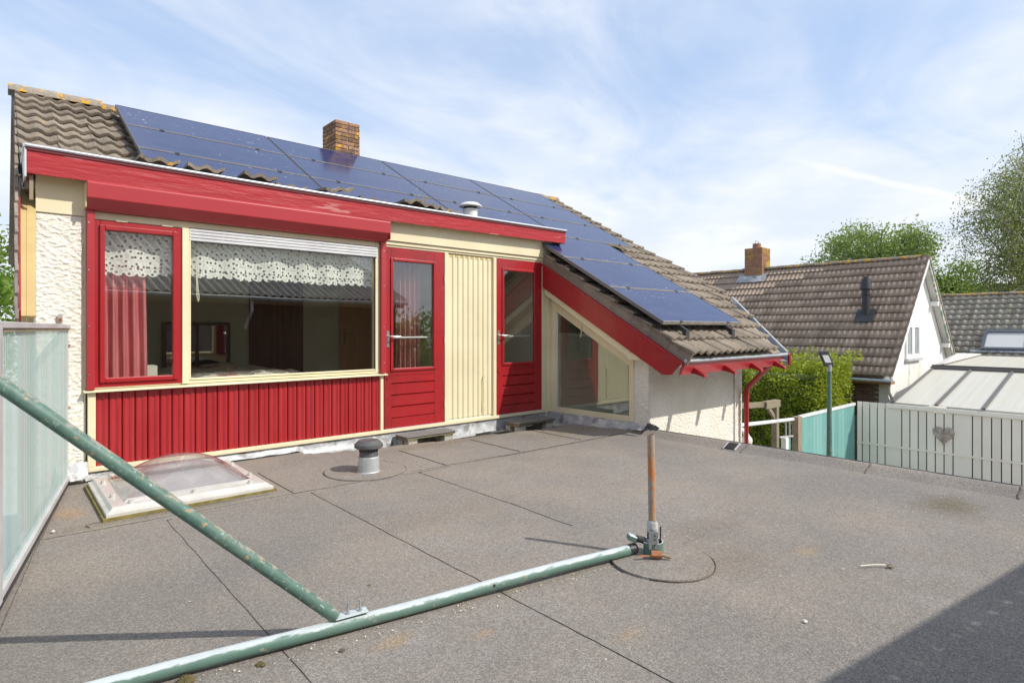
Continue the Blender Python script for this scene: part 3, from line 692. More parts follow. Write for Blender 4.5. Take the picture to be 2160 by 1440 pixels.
# header boards over the doors, posts, bottom rail, lead
MB().box(3.20, 5.765, -0.066, 0.0, 2.205, 2.424).build('header_board', 'cream', house, bevel=0.003)
MB().box(3.20, 5.755, -0.045, 0.0, 2.162, 2.203).build('header_board', 'cream', house, bevel=0.003)
MB().box(3.20, 5.75, -0.030, 0.0, 2.138, 2.160).build('header_board', 'cream', house, bevel=0.003)
MB().box(0.53, 5.72, -0.050, 0.0, 0.076, 0.114).build('bottom_rail', 'cream', house, bevel=0.004)
MB().box(0.53, 5.72, 0.0, 0.05, 0.0, 0.72).build('wall', 'room_pale', house)
MB().box(3.998, 4.047, -0.040, 0.03, 0.115, 2.137).build('post', 'cream', house, bevel=0.003)
MB().box(4.752, 4.800, -0.040, 0.03, 0.115, 2.137).build('post', 'cream', house, bevel=0.003)
MB().box(5.620, 5.70, -0.040, 0.03, 0.115, 2.137).build('post', 'cream', house, bevel=0.003)
MB().box(5.702, 5.80, -0.055, 0.05, 0.076, 2.2).build('corner_post', 'cream', house, bevel=0.003)
MB().box(3.140, 3.176, -0.046, 0.03, 0.115, 0.714).build('post', 'cream', house, bevel=0.003)
MB().box(0.530, 0.583, -0.046, 0.03, 0.115, 0.714).build('post', 'cream', house, bevel=0.003)
def leadf(x0, x1, z0, z1):
    return grid('lead_flashing', lambda u, v: (x0 + (x1 - x0) * u, -0.022 - 0.035 * (1 - v) ** 2 - 0.006 * fbm((x0 + (x1 - x0) * u) * 7, v * 2, 3),
                z0 + (z1 - z0) * v + (1 - v) * 0.012 * fbm((x0 + (x1 - x0) * u) * 4, 1, 5)), max(6, int((x1 - x0) / 0.03)), 5, 'lead', house)
for a_, b_ in ((0.515, 1.35), (1.352, 2.28), (2.282, 3.2), (3.203, 4.35), (4.353, 5.70)):
    leadf(a_, b_, 0.012 if a_ < 2 else (-0.03 if a_ < 3 else -0.075), 0.079)
grid('lead_flashing', lambda u, v: (0.33 + 0.20 * u, -0.034 - 0.06 * (1 - v), 0.035 + 0.13 * v + 0.015 * fbm(u * 5, v * 4, 1)), 10, 8, 'lead', house)

# red fluted cladding under the window, one board at a time
pw = (3.140 - 0.583) / 28
cb = MB(); prof = [(0.002, 0.0), (0.004, -0.014), (0.012, -0.020), (0.030, -0.021), (0.036, -0.014), (0.044, -0.012), (0.052, -0.014), (0.058, -0.022), (0.076, -0.024), (0.086, -0.018), (0.0895, 0.0)]
cb.add([(x, y, z) for z in (0.0, 0.592) for x, y in prof], [(i, i + 1, 12 + i, 11 + i) for i in range(10)])
cm = cb.build('cladding_board', 'red_cladding', house); cmesh = cm.data
for p in cmesh.polygons: p.use_smooth = True
cm.matrix_basis = Matrix.Translation((0.583, 0.0, 0.116))
for i in range(1, 28): inst(cmesh, 'cladding_board', Matrix.Translation((0.583 + pw * i, 0.0, 0.116 + random.uniform(-0.002, 0.002))), house)
MB().box(0.583, 3.14, -0.002, 0.001, 0.115, 0.714).build('cladding_backing', 'maroon', house)
# cream fluted panel between the doors
cw = (4.752 - 4.047) / 9
cb = MB(); prof = [(0.001, 0.002), (0.002, -0.006), (0.012, -0.016), (0.028, -0.018), (0.036, -0.010), (0.050, -0.007), (0.066, -0.009), (0.0768, -0.006), (0.0775, 0.002)]
cb.add([(x, y, z) for z in (0.0, 1.985) for x, y in prof], [(i, i + 1, 10 + i, 9 + i) for i in range(8)])
cm = cb.build('panel_board', 'cream', house); cmesh = cm.data
for p in cmesh.polygons: p.use_smooth = True
cm.matrix_basis = Matrix.Translation((4.047, 0.0, 0.140))
for i in range(1, 9): inst(cmesh, 'panel_board', Matrix.Translation((4.047 + cw * i, 0.0, 0.140)), house)
MB().box(4.047, 4.752, 0.003, 0.03, 0.115, 2.137).build('panel_backing', 'cream', house)
MB().box(4.047, 4.752, -0.012, 0.002, 2.10, 2.137).build('trim_board', 'ochre_board', house)
MB().tube([(4.615, -0.035, 0.62), (4.600, -0.03, 0.635), (4.592, -0.03, 0.60), (4.590, -0.03, 0.25), (4.600, -0.045, 0.20)], 0.006, 8).build('hook_rod', 'cream', house)

# roller shutter box, guide rails, half-lowered slats
sb = MB(); pr = [(0.0, 2.400), (-0.175, 2.395), (-0.186, 2.378), (-0.183, 2.262), (-0.100, 2.180), (0.0, 2.178)]
sb.prism([(0.513, y, z) for y, z in pr], (2.675, 0, 0)); box_o = sb.build('shutter_box', 'red_faded', house, bevel=0.004, seg=2)
MB().box(0.508, 0.513, -0.15, 0.0, 2.19, 2.39).build('end_cap', 'cream', box_o); MB().box(3.188, 3.192, -0.172, -0.01, 2.20, 2.39).build('end_cap', 'red_paint', box_o)
MB().box(0.522, 0.574, -0.075, 0.02, 0.738, 2.185).build('shutter_rail', 'red_faded', house, bevel=0.003)
MB().box(3.137, 3.196, -0.075, 0.02, 0.740, 2.185).build('shutter_rail', 'red_faded', house, bevel=0.003)
for x in (0.535, 3.166):
    for z in (0.86, 1.25, 1.70, 2.08): MB().tube([(x, -0.078, z), (x, -0.074, z)], 0.006, 8).build('rail_screw', 'silver', house)
sl0 = None
for i in range(4):
    sb = MB(); sb.prism([(1.262, -0.035, 0), (1.262, -0.043, 0.006), (1.262, -0.043, 0.021), (1.262, -0.035, 0.027)], (1.835, 0, 0))
    if sl0 is None: so_ = sb.build('shutter_slat', 'shutter', house); sl0 = so_.data; so_.matrix_basis = Matrix.Translation((0, 0, 2.008))
    else: inst(sl0, 'shutter_slat', Matrix.Translation((0, 0, 2.008 + 0.0285 * i)), house)
MB().box(1.262, 3.097, -0.036, -0.030, 2.004, 2.125).build('shutter_backing', 'dark_metal', house)

# window: cream frame, red opening sash, two panes, sill
win = MB().ring(0.574, 3.137, 0.742, 2.178, (0.0, 0.055, 0.030, 0.062), -0.030, 0.05).build('window', 'cream', house, bevel=0.004)
MB().box(1.203, 1.257, -0.052, 0.05, 0.744, 2.115).build('mullion', 'cream', win, bevel=0.004)
MB().ring(1.258, 3.081, 0.773, 2.116, (0.016, 0.0, 0.016, 0.0), -0.040, -0.01).build('bead', 'cream', win, bevel=0.004)
MB().ring(0.574, 1.202, 0.753, 2.112, (0.040, 0.036, 0.040, 0.042), -0.036, 0.03).build('sash_frame', 'red_paint', win, bevel=0.003)
MB().ring(0.608, 1.170, 0.790, 2.074, (0.036, 0.038, 0.038, 0.040), -0.058, -0.01).build('sash', 'red_paint', win, bevel=0.006, seg=2)
MB().box(0.642, 1.134, -0.012, -0.008, 0.826, 2.036).build('pane', 'glass', win)
MB().box(1.258, 3.082, -0.004, 0.0, 0.774, 2.118).build('pane', 'glass', win)
for x in (0.72, 1.05): MB().box(x, x + 0.08, -0.044, -0.036, 2.113, 2.128).build('hinge', 'cream', win)
MB().prism([(0.500, -0.085, 0.716), (0.500, -0.085, 0.728), (0.500, 0.0, 0.741), (0.500, 0.0, 0.716)], (2.712, 0, 0)).build('window_sill', 'cream', house, bevel=0.003)

# doors
def door(x0, x1, gx0, gx1, label):
    d = MB(); z0, z1, g0, g1 = 0.118, 2.134, 0.786, 1.986
    d.box(x0, gx0 - 0.02, -0.030, 0.012, z0, z1); d.box(gx1 + 0.02, x1, -0.030, 0.012, z0, z1)
    d.box(gx0 - 0.02, gx1 + 0.02, -0.0295, 0.012, g1 + 0.02, z1); d.box(gx0 - 0.02, gx1 + 0.02, -0.0295, 0.012, 0.705, g0 - 0.02); d.box(gx0 - 0.02, gx1 + 0.02, -0.0295, 0.012, z0, 0.225)
    do = d.build('door', 'red_paint', house, bevel=0.002); do['label'] = label
    MB().ring(gx0 - 0.034, gx1 + 0.034, g0 - 0.034, g1 + 0.034, 0.034, -0.046, -0.012).build('glazing_bead', 'red_paint', do, bevel=0.007, seg=2)
    MB().box(gx0, gx1, -0.018, -0.014, g0, g1).build('pane', 'glass', do)
    zz = [0.225, 0.352, 0.482, 0.612, 0.705]
    for a, c in zip(zz[:-1], zz[1:]):
        pb = MB(); pb.prism([(gx0 - 0.02, 0.0, a + 0.001), (gx0 - 0.02, -0.014, a + 0.001), (gx0 - 0.02, -0.027, a + 0.012), (gx0 - 0.02, -0.027, c - 0.002), (gx0 - 0.02, 0.0, c - 0.002)], (gx1 - gx0 + 0.04, 0, 0))
        pb.build('door_board', 'red_paint', do)
    MB().box(gx0 - 0.02, gx1 + 0.02, -0.004, 0.008, 0.225, 0.705).build('board_backing', 'maroon', do)
    hx = x0 + 0.020
    hp = MB().box(hx, hx + 0.036, -0.038, -0.030, 1.02, 1.205).build('handle_plate', 'silver', do, bevel=0.003)
    MB().tube([(hx + 0.018, -0.036, 1.145), (hx + 0.018, -0.085, 1.145), (hx + 0.03, -0.092, 1.144), (hx + 0.15, -0.092, 1.141)], 0.009, 10).build('handle', 'silver', do, smooth=True)
    MB().tube([(hx + 0.018, -0.041, 1.075), (hx + 0.018, -0.037, 1.075)], 0.008, 10).build('keyhole', 'dark_metal', do)
    MB().tube([(x0 + 0.03, -0.02, 0.69), (x0 + 0.035, -0.055, 0.685), (x0 + 0.05, -0.06, 0.69)], 0.005, 8).build('hook', 'red_paint', do)
    for z in (0.30, 1.05, 1.78): MB().tube([(x1 + 0.001, -0.040, z), (x1 + 0.001, -0.040, z + 0.09)], 0.007, 8).build('hinge', 'cream', do)
    MB().tube([(gx0 - 0.01, 0.05, 1.128), (gx1 + 0.01, 0.05, 1.128)], 0.013, 10).build('safety_bar', 'alu_pale', do, smooth=True)
    MB().box(x0, x1, -0.05, -0.031, 0.1145, 0.1175).build('threshold', 'white_metal', do)
door(3.197, 3.995, 3.301, 3.838, 'red half glazed door beside the big window')
door(4.803, 5.617, 4.930, 5.470, 'red half glazed door in the corner by the slanting window')

# glazed side wall under the slope (plane x = 5.80)
def sidepoly(pts): return [(5.80, y, z) for y, z in pts]
def sl(y): return 1.545 + 0.553 * y                       # lower edge of the sloping frame member
side = MB()
side.prism([(5.785, -0.055, 0.076), (5.785, -1.46, 0.090), (5.785, -1.46, 0.160), (5.785, -0.055, 0.150)], (0.05, 0, 0))
side.prism([(5.788, -0.055, 0.150), (5.788, -0.150, 0.150), (5.788, -0.150, sl(-0.15)), (5.788, -0.055, sl(-0.055))], (0.05, 0, 0))
side.prism([(5.788, -1.385, 0.160), (5.788, -1.46, 0.160), (5.788, -1.46, 0.860), (5.788, -1.385, 0.860)], (0.05, 0, 0))
side.prism([(5.783, -0.055, sl(-0.055)), (5.783, -1.46, sl(-1.46)), (5.783, -1.46, sl(-1.46) + 0.115), (5.783, -0.055, sl(-0.055) + 0.115)], (0.05, 0, 0))
sw = side.build('side_window', 'cream', house, bevel=0.003); sw['label'] = 'slanting fixed window beside the corner door'
MB().prism([(5.803, -0.150, 0.150), (5.803, -1.385, 0.160), (5.803, -1.385, sl(-1.385)), (5.803, -0.150, sl(-0.15))], (0.004, 0, 0)).build('pane', 'glass_side', sw)
MB().box(5.79, 5.80, -0.175, -0.155, 0.155, 1.44).build('bead', 'alu_pale', sw)
MB().prism([(5.815, -0.05, 1.60), (5.815, -1.67, 0.72), (5.815, -1.67, 1.05), (5.815, -0.05, 2.14)], (0.04, 0, 0)).build('wall', 'cream', house)
# soffit board and red barge board of the lower roof
def bz(y): return 2.142 + 0.574 * y
MB().prism([(5.650, -0.06, bz(-0.06) - 0.375), (5.80, -0.06, bz(-0.06) - 0.405), (5.80, -1.52, bz(-1.52) - 0.405), (5.650, -1.52, bz(-1.52) - 0.375)], (0, 0, 0.012)).build('soffit', 'cream', house)
MB().prism([(5.640, -0.06, bz(-0.06) - 0.40), (5.640, -1.56, bz(-1.56) - 0.40), (5.640, -1.50, bz(-1.50) - 0.30), (5.640, -0.06, bz(-0.06) - 0.30)], (0.02, 0, 0)).build('soffit_board', 'cream', house)
MB().prism([(5.63, -1.50, 0.862), (5.63, -1.69, 0.862), (5.63, -1.55, 0.95), (5.63, -1.42, 0.95)], (0.19, 0, 0)).build('soffit_block', 'cream', house)
MB().prism([(5.605, -0.055, bz(-0.055)), (5.605, -0.055, bz(-0.055) - 0.312), (5.605, -1.985, bz(-1.985) - 0.312 + 0.02), (5.605, -2.10, 0.716), (5.605, -2.235, bz(-2.235))], (0.032, 0, 0)).build('barge_board', 'red_paint', house, bevel=0.004)
MB().prism([(5.590, -0.05, bz(-0.05) - 0.018), (5.590, -2.255, bz(-2.255) - 0.018), (5.590, -2.255, bz(-2.255) + 0.014), (5.590, -0.05, bz(-0.05) + 0.014)], (0.062, 0, 0)).build('barge_capping', 'red_paint', house, bevel=0.006, seg=2)
grid('lead_flashing', lambda u, v: (5.775 - 0.06 * (1 - v) ** 1.5 - 0.012 * fbm(u * 12, v * 3, 2), 0.0 - 1.68 * u, (-0.075 + 0.10 * u) * (1 - v) + (0.08 + 0.02 * u - 0.05 * max(0, u - 0.86) * 7) * v + 0.01 * fbm(u * 9, v * 3, 6)), 70, 7, 'lead', house)
MB().tube([(5.77, -0.62, 1.28), (5.765, -0.63, 1.21), (5.768, -0.615, 1.12)], 0.006, 6).build('hook_rod', 'cream', house)

# eave gutter, fascia, rafter feet, diagonal zinc gutter, down pipe
EY = -2.24
MB().prism([(5.615, EY + 0.02, 0.72), (8.02, EY + 0.02, 0.72), (8.10, EY - 0.02, 0.862), (5.625, EY - 0.02, 0.862)], (0, 0.03, 0)).build('eave_fascia', 'red_faded', house, bevel=0.003)
g = MB(); g.tube([(5.62, EY - 0.035, 0.878), (8.12, EY - 0.035, 0.878)], 0.021, 12); g.build('gutter', 'zinc', house, smooth=True)
MB().prism([(5.63, EY - 0.03, 0.870), (8.10, EY - 0.03, 0.870), (8.10, EY + 0.12, 0.800), (5.63, EY + 0.12, 0.800)], (0, 0, -0.008)).build('gutter_bed', 'zinc', house)
for x in (6.28, 7.32): MB().tube([(x, EY - 0.035, 0.878), (x + 0.010, EY - 0.035, 0.878)], 0.023, 12).build('gutter_joint', 'alu_pale', house)
dz = MB()
A0, A1 = Vector((8.13, EY - 0.045, 0.905)), Vector((9.16, -0.93, 1.755)); nrm = Vector((-0.79, 0.61, 0))
dz.add([A0, A1, A1 + Vector((0, 0, -0.18)), A0 + Vector((0, 0, -0.20))], [(0, 1, 2, 3)])
dz.add([A0 + Vector((0, 0, -0.12)), A1 + Vector((0, 0, -0.12)), A1 + Vector((-0.28, 0.10, -0.10)), A0 + Vector((-0.36, 0.10, -0.10))], [(0, 1, 2, 3)])
dz.build('diagonal_gutter', 'zinc', house); MB().tube([A0, A1], 0.013, 10).build('gutter_rim', 'white_metal', house, smooth=True)
MB().prism([A0 + Vector((0.016, -0.013, -0.185)), A0 + Vector((0.016, -0.013, -0.03)), A1 + Vector((0.016, -0.013, -0.03)), A1 + Vector((0.016, -0.013, -0.22))], (0.02, -0.016, 0)).build('eave_fascia', 'red_faded', house)
for q in (0.33, 0.66): MB().tube([A0.lerp(A1, q) + Vector((0.0, 0, -0.10)), A0.lerp(A1, q)], 0.006, 6).build('gutter_joint', 'dark_metal', house)
for x in (5.83, 6.50, 7.16, 7.82):
    MB().prism([(x, EY + 0.03, 0.735), (x, EY - 0.14, 0.690), (x, EY - 0.14, 0.720), (x, EY - 0.02, 0.790), (x, EY + 0.03, 0.79)], (0.06, 0, 0)).build('rafter_foot', 'red_paint', house, bevel=0.003)
MB().tube([(7.80, EY + 0.05, 0.74), (7.87, -2.05, 0.62), (8.00, -1.79, 0.40), (8.005, -1.765, 0.36), (8.005, -1.76, 0.3), (8.005, -1.76, -2.7)], 0.036, 16).build('down_pipe', 'red_paint', house, smooth=True)
for z in (0.33, 0.10): MB().lathe([(0.036, 0.0), (0.040, 0.002), (0.040, 0.018), (0.036, 0.02)], (8.005, -1.76, z), 16).build('pipe_clip', 'red_paint', house)
MB().box(7.795, 7.815, -1.70, -1.675, -2.0, 0.95).build('cable_duct', 'white_metal', house)
gl = MB(); gl.lathe([(0.0, -0.085), (0.04, -0.078), (0.07, -0.05), (0.082, -0.01), (0.078, 0.03), (0.055, 0.065), (0.03, 0.075)], (8.33, -1.60, -0.43), 24)
lamp = thing('globe_lamp', (8.2, -1.6, -0.4), 'white globe lamp on the house wall beside the red down pipe', 'lamp')
gl.build('globe', 'globe', lamp, smooth=True)
MB().tube([(8.33, -1.60, -0.36), (8.30, -1.595, -0.30), (8.22, -1.58, -0.26), (8.04, -1.55, -0.25)], [0.04, 0.042, 0.035, 0.03], 12).build('arm', 'white_frame', lamp, smooth=True)

# main roof: deck + individual tiles
dk = MB()
dk.add([rp(0.10, 0.50, -0.03), rp(5.86, 0.50, -0.03), rp(9.05, 0.50, -0.03), rp(9.05, 3.40, -0.03), rp(0.10, 3.40, -0.03)], [(0, 1, 2, 3, 4)])
dk.add([rp(5.66, -2.66, -0.03), rp(7.9, -2.66, -0.03), rp(9.05, -1.1, -0.03), rp(9.05, 0.50, -0.03), rp(5.86, 0.50, -0.03), rp(5.66, 0.0, -0.03)], [(0, 1, 2, 3, 4, 5)])
dk.add([rp(0.10, 3.40, -0.03), rp(9.05, 3.40, -0.03), (9.05, 5.9, 2.2), (0.10, 5.9, 2.2)], [(0, 1, 2, 3)])
dk.add([(9.05, 5.9, 2.2), rp(9.05, 3.40, -0.03), rp(9.05, -1.1, -0.03), (9.05, -0.9, -2.7), (9.05, 5.9, -2.7)], [(0, 1, 2, 3, 4)])
roof = dk.build('roof', 'house_tile', house)
tm = tile_mesh('tile', 'house_tile', 0.30, 0.37, 2, 0.036, 0.032, 0.044)
U, V = (1, 0, 0), (0, CS, SN)
def put_tile(x, s):
    mt = frame_mtx(rp(x, s, 0.0), U, V) @ Matrix.Rotation(R(random.uniform(-1.3, 1.3)), 4, 'Z') @ Matrix.Rotation(R(random.uniform(-1.2, 1.2)), 4, 'X') @ Matrix.Translation((0, random.uniform(-0.008, 0.008), random.uniform(-0.004, 0.006)))
    inst(tm, 'tile', mt, roof)
def cut_x(s): return 7.80 + (s + 2.66) * (9.2 - 7.80) / 1.62 if s < -1.04 else 9.2     # tiles stop at the diagonal gutter
rows = [-2.68 + 0.296 * i for i in range(21)]
for s in rows:
    for i in range(31):
        x = 0.275 + 0.296 * i + (0.150 if s < 0.42 else 0.0)
        if s < 0.42 and x < 5.70: continue
        if x + 0.10 > cut_x(s): continue
        if 1.5 < s and 1.35 < x < 7.85: continue            # hidden under the upper panels
        if 0.95 < s <= 1.5 and 1.35 < x < 7.85: continue
        if -1.95 < s < 0.15 and 6.1 < x < 7.1: continue
        put_tile(x, s)
for s in rows[:10]:                                       # tile ends showing above the red barge board
    MB().prism([rp(5.628, s, -0.105), rp(5.662, s, -0.105), rp(5.662, s, 0.070), rp(5.628, s, 0.058)], rp(0, 0.30, -0.030) - rp(0, 0, 0)).build('verge_tile', 'house_tile', roof)
# loose end tiles of the row that laps onto the dormer roof
for (x, z, rx, ry) in ((1.05, 2.650, 3, 0), (1.42, 2.648, 3, 0), (1.90, 2.655, 3, 1), (2.72, 2.650, 12, -9), (3.66, 2.672, 4, -11), (3.86, 2.648, 4, 2), (4.14, 2.620, 3, 3), (2.20, 2.600, 2, 0), (3.10, 2.600, 2, 0)):
    inst(tm, 'tile', Matrix.Translation((x, 0.05, z)) @ Matrix.Rotation(R(ry), 4, 'Y') @ Matrix.Rotation(R(rx), 4, 'X') @ Matrix.Rotation(R(random.uniform(-3, 3)), 4, 'Z'), roof)
# left verge running down past the dormer: tile ends, red barge board, boarded soffit
def vx(y, k): return k * (y + 5.804)
def vpt(k, s, off): p = rp(0, s, off); return Vector((vx(p.y, k), p.y, p.z))
for j in range(18):
    s = 3.28 - 0.296 * j
    MB().prism([vpt(0.0148 + 0.0004 * (j % 2), s - 0.30, -0.04), vpt(0.0186, s - 0.30, -0.04), vpt(0.0186, s - 0.30, 0.062), vpt(0.0148 + 0.0004 * (j % 2), s - 0.30, 0.062)], rp(0, 0.31, 0) - rp(0, 0, 0.022)).build('verge_tile', 'house_tile', roof)
MB().prism([vpt(0.0187, -1.85, -0.16), vpt(0.0187, 0.45, -0.16), vpt(0.0187, 0.45, -0.001), vpt(0.0187, -1.85, -0.001)], (0.010, 0, 0)).build('barge_board', 'red_paint', house)
for k0, k1 in ((0.0206, 0.0262), (0.0265, 0.036)):
    MB().prism([vpt(k0, -1.78, -0.07), vpt(k1, -1.78, -0.07), vpt(k1, 0.3, -0.07), vpt(k0, 0.3, -0.07)], (0, 0.01, -0.012)).build('soffit_board', 'ochre_board', house)
MB().prism([(0.125, 0.29, -0.4), (0.162, 0.29, -0.4), (0.162, 0.29, 2.35), (0.125, 0.29, 2.35)], (0, 0.02, 0)).build('side_board', 'ochre_board', house)
MB().prism([(0.165, 0.29, -0.4), (0.215, 0.29, -0.4), (0.215, 0.29, 2.35), (0.165, 0.29, 2.35)], (0, 0.02, 0)).build('side_board', 'ochre_board', house)
for z in (1.94, 1.49): MB().prism([(0.135, 0.27, z), (0.215, 0.22, z - 0.03), (0.215, 0.22, z + 0.02), (0.135, 0.27, z + 0.02)], (0, 0.03, 0)).build('rafter_foot', 'red_paint', house)
# ridge caps
rc = None; L = 0.42
for i in range(21):
    b = MB(); n = 8; vs = []
    for x in (0.0, L + 0.03):
        r0 = 0.105 if x == 0 else 0.118
        vs += [(x, r0 * math.cos(t) * 1.15, r0 * math.sin(t) * 0.8) for t in (R(-8) + R(196) * q / n for q in range(n + 1))]
    fs = [(q, q + 1, n + 1 + q + 1, n + 1 + q) for q in range(n)]
    if rc is None:
        b.add(vs, fs); ob = b.build('ridge_cap', 'ridge_tile', roof); rc = ob.data
        for p in rc.polygons: p.use_smooth = True
        ob.matrix_basis = Matrix.Translation((0.07, 2.955, 3.93))
    else: inst(rc, 'ridge_cap', Matrix.Translation((0.07 + L * i - 0.0, 2.955, 3.93 + random.uniform(-0.008, 0.008))) @ Matrix.Rotation(R(random.uniform(-1.2, 1.2)), 4, 'Y'), roof)
# right verge tiles' edge
MB().prism([rp(9.05, -1.1, -0.08), rp(9.05, 3.4, -0.08), rp(9.05, 3.4, 0.04), rp(9.05, -1.1, 0.04)], (0.02, 0, 0)).build('verge_edge', 'house_tile', house)


# chimneys: mortar core and single bricks
def chimney(name, parent, x0, x1, y0, y1, z0, z1, bl, bh, bm, cap=True):
    core = MB().box(x0 + 0.012, x1 - 0.012, y0 + 0.012, y1 - 0.012, z0, z1 - 0.01).build(name, 'mortar', parent)
    jt = 0.011; n = int((z1 - z0) / bh); W = 0.10 if bl > 0.15 else bl * 0.48
    meshes = {}
    def brick(xa, xb, ya, yb, za):
        key = (round(xb - xa, 3), round(yb - ya, 3))
        if key not in meshes:
            o = MB().box(0, key[0], 0, key[1], 0, bh - jt).build('brick', bm, core, bevel=0.004); meshes[key] = o.data; me_o = o
            o.matrix_basis = Matrix.Translation((xa, ya, za)); return
        o = inst(meshes[key], 'brick', Matrix.Translation((xa + random.uniform(-0.003, 0.003), ya + random.uniform(-0.003, 0.003), za)), core)
        bv = o.modifiers.new('bevel', 'BEVEL'); bv.width = 0.004; bv.segments = 1
    for r_ in range(n):
        z = z1 - (r_ + 1) * bh
        ex = 0.0
        for face in (0, 1):                              # front (-y) and left (-x) courses, alternating bond
            ln = (x1 - x0) if face == 0 else (y1 - y0)
            w = bl
            st = 0.0 if (r_ % 2 == face) else W
            p = st
            while p < ln - 0.02:
                q = min(p + w - jt, ln)
                if ln - q < 0.03: q = ln
                if face == 0: brick(x0 + p, x0 + q, y0, y0 + W, z)
                else: brick(x0, x0 + W, y0 + p, y0 + q, z)
                p = q + jt; w = bl
    return core
ch = chimney('chimney', house, 3.895, 4.30, 2.76, 3.24, 3.6, 4.475, 0.215, 0.062, 'brick')
MB().lathe([(0.0, 0.03), (0.09, 0.03), (0.105, 0.0), (0.105, -0.04)], (4.07, 3.02, 4.49), 20).build('chimney_pot', 'brick', ch)
fl = thing('roof_flue', (4.60, 0.25, 2.56), 'white mushroom flue cap on the flat dormer roof', 'flue')
MB().lathe([(0.095, 0.0), (0.090, 0.19), (0.10, 0.20), (0.10, 0.215), (0.09, 0.22)], (4.60, 0.25, 2.56), 24).build('pipe', 'white_metal', fl, smooth=True)
MB().lathe([(0.085, 0.20), (0.085, 0.255)], (4.60, 0.25, 2.56), 24).build('grille', 'dark_metal', fl)
MB().lathe([(0.06, 0.250), (0.150, 0.250), (0.152, 0.262), (0.10, 0.300), (0.0, 0.318)], (4.60, 0.25, 2.56), 24).build('cap', 'white_metal', fl, smooth=True)

# solar panels, each one a thing on the roof
pc = [1.03, 2.80, 4.57, 6.33, 8.10]; prw = [-2.22, -1.335, -0.45, 0.435, 1.32, 2.205, 3.085]
ordinal = ['first', 'second', 'third', 'fourth']
def solar(x0, x1, s0, s1, label):
    t = thing('solar_panel', rp(x0, s0, 0.14), label, 'solar panel', 'solar panels on the house roof')
    w = x1 - x0 - 0.018; h = s1 - s0 - 0.018; off = 0.145
    mt = frame_mtx(rp(x0 + 0.009, s0 + 0.009, off), U, V)
    def place(mb, name, m, **kw):
        o = mb.build(name, m, None, **kw); o.parent = t; o.matrix_parent_inverse = Matrix.Translation(t.location).inverted(); o.matrix_basis = mt; return o
    fr = MB(); tk = 0.012
    fr.box(0, w, 0, tk, 0, 0.04); fr.box(0, w, h - tk, h, 0, 0.04); fr.box(0, tk, tk, h - tk, 0, 0.04); fr.box(w - tk, w, tk, h - tk, 0, 0.04)
    place(fr, 'frame', 'panel_frame'); place(MB().box(0.004, w - 0.004, 0.001, 0.010, 0.0402, 0.0412), 'edge_strip', 'panel_frame_lit'); place(MB().box(0.004, w - 0.004, h - 0.010, h - 0.001, 0.0402, 0.0412), 'edge_strip', 'panel_frame_lit')
    place(MB().box(tk, w - tk, tk, h - tk, 0.010, 0.0375), 'cell_glass', 'solar_glass')
    place(MB().box(0.004, w - 0.004, -0.0035, -0.0005, 0.002, 0.036), 'edge_lip', 'panel_frame_lit')
    for fx in (0.20, 0.80):
        place(MB().box(w * fx - 0.02, w * fx + 0.02, -0.026, 0.010, 0.041, 0.048), 'clamp', 'dark_metal')
    return t
for r_ in range(3):
    for c_ in range(4):
        solar(pc[c_], pc[c_ + 1], prw[5 - r_], prw[6 - r_], 'blue solar panel, %s from the left in the %s row of the roof' % (ordinal[c_], ['top', 'second', 'third'][r_]))
for q, nm in enumerate(('uppermost of the single column by the red barge board', 'middle one of the single column by the red barge board', 'lowest one, just above the eave tiles')):
    solar(5.58, 7.38, prw[2 - q], prw[3 - q], 'blue solar panel, ' + nm)
mr = thing('mounting_rail', rp(5.95, -2.3, 0.06), 'left dark rail under the lowest solar panels, near the barge board', 'rail', 'rails under the solar panels')
MB().beam(rp(5.95, -2.32, 0.115), rp(5.95, 0.45, 0.115), 0.045, 0.05).build('bar', 'dark_metal', mr); MB().box(5.915, 5.985, rp(5.95, -2.33, 0.1).y - 0.02, rp(5.95, -2.33, 0.1).y + 0.03, rp(5.95, -2.33).z + 0.02, rp(5.95, -2.33).z + 0.13).build('foot', 'dark_metal', mr)
mr = thing('mounting_rail', rp(7.0, -2.3, 0.06), 'right dark rail under the lowest solar panels, near the diagonal gutter', 'rail', 'rails under the solar panels')
MB().beam(rp(7.0, -2.32, 0.115), rp(7.0, 0.45, 0.115), 0.045, 0.05).build('bar', 'dark_metal', mr); MB().box(6.965, 7.035, rp(7, -2.33, 0.1).y - 0.02, rp(7, -2.33, 0.1).y + 0.03, rp(7, -2.33).z + 0.02, rp(7, -2.33).z + 0.13).build('foot', 'dark_metal', mr)


# ------------------------------------------------------------------ room behind the window
room = MB()
room.add([(0.55, 0.06, 0.12), (5.68, 0.06, 0.12), (5.68, 3.3, 0.12), (0.55, 3.3, 0.12)], [(0, 1, 2, 3)])
rm = tag(room.build('room', 'floor_wood'), 'dim bedroom behind the big window', kind='structure')
MB().box(0.53, 5.70, 3.30, 3.34, 0.12, 2.42).build('wall', 'room_wall', rm); MB().box(0.53, 0.55, 0.06, 3.3, 0.12, 2.42).build('wall', 'room_wall', rm)
MB().box(5.68, 5.70, 0.06, 3.3, 0.12, 2.42).build('wall', 'room_pale', rm); MB().box(0.53, 5.70, 0.04, 3.34, 2.425, 2.435).build('ceiling', 'room_pale', rm)
MB().box(5.0, 5.04, 0.9, 3.3, 0.12, 2.42).build('wall', 'room_pale', rm)
MB().box(0.55, 4.1, 3.285, 3.299, 1.40, 1.60).build('wallpaper_border', 'room_pale', rm)
MB().box(3.585, 3.80, 3.27, 3.299, 0.12, 2.42).build('wall_panel', 'room_pale', rm)
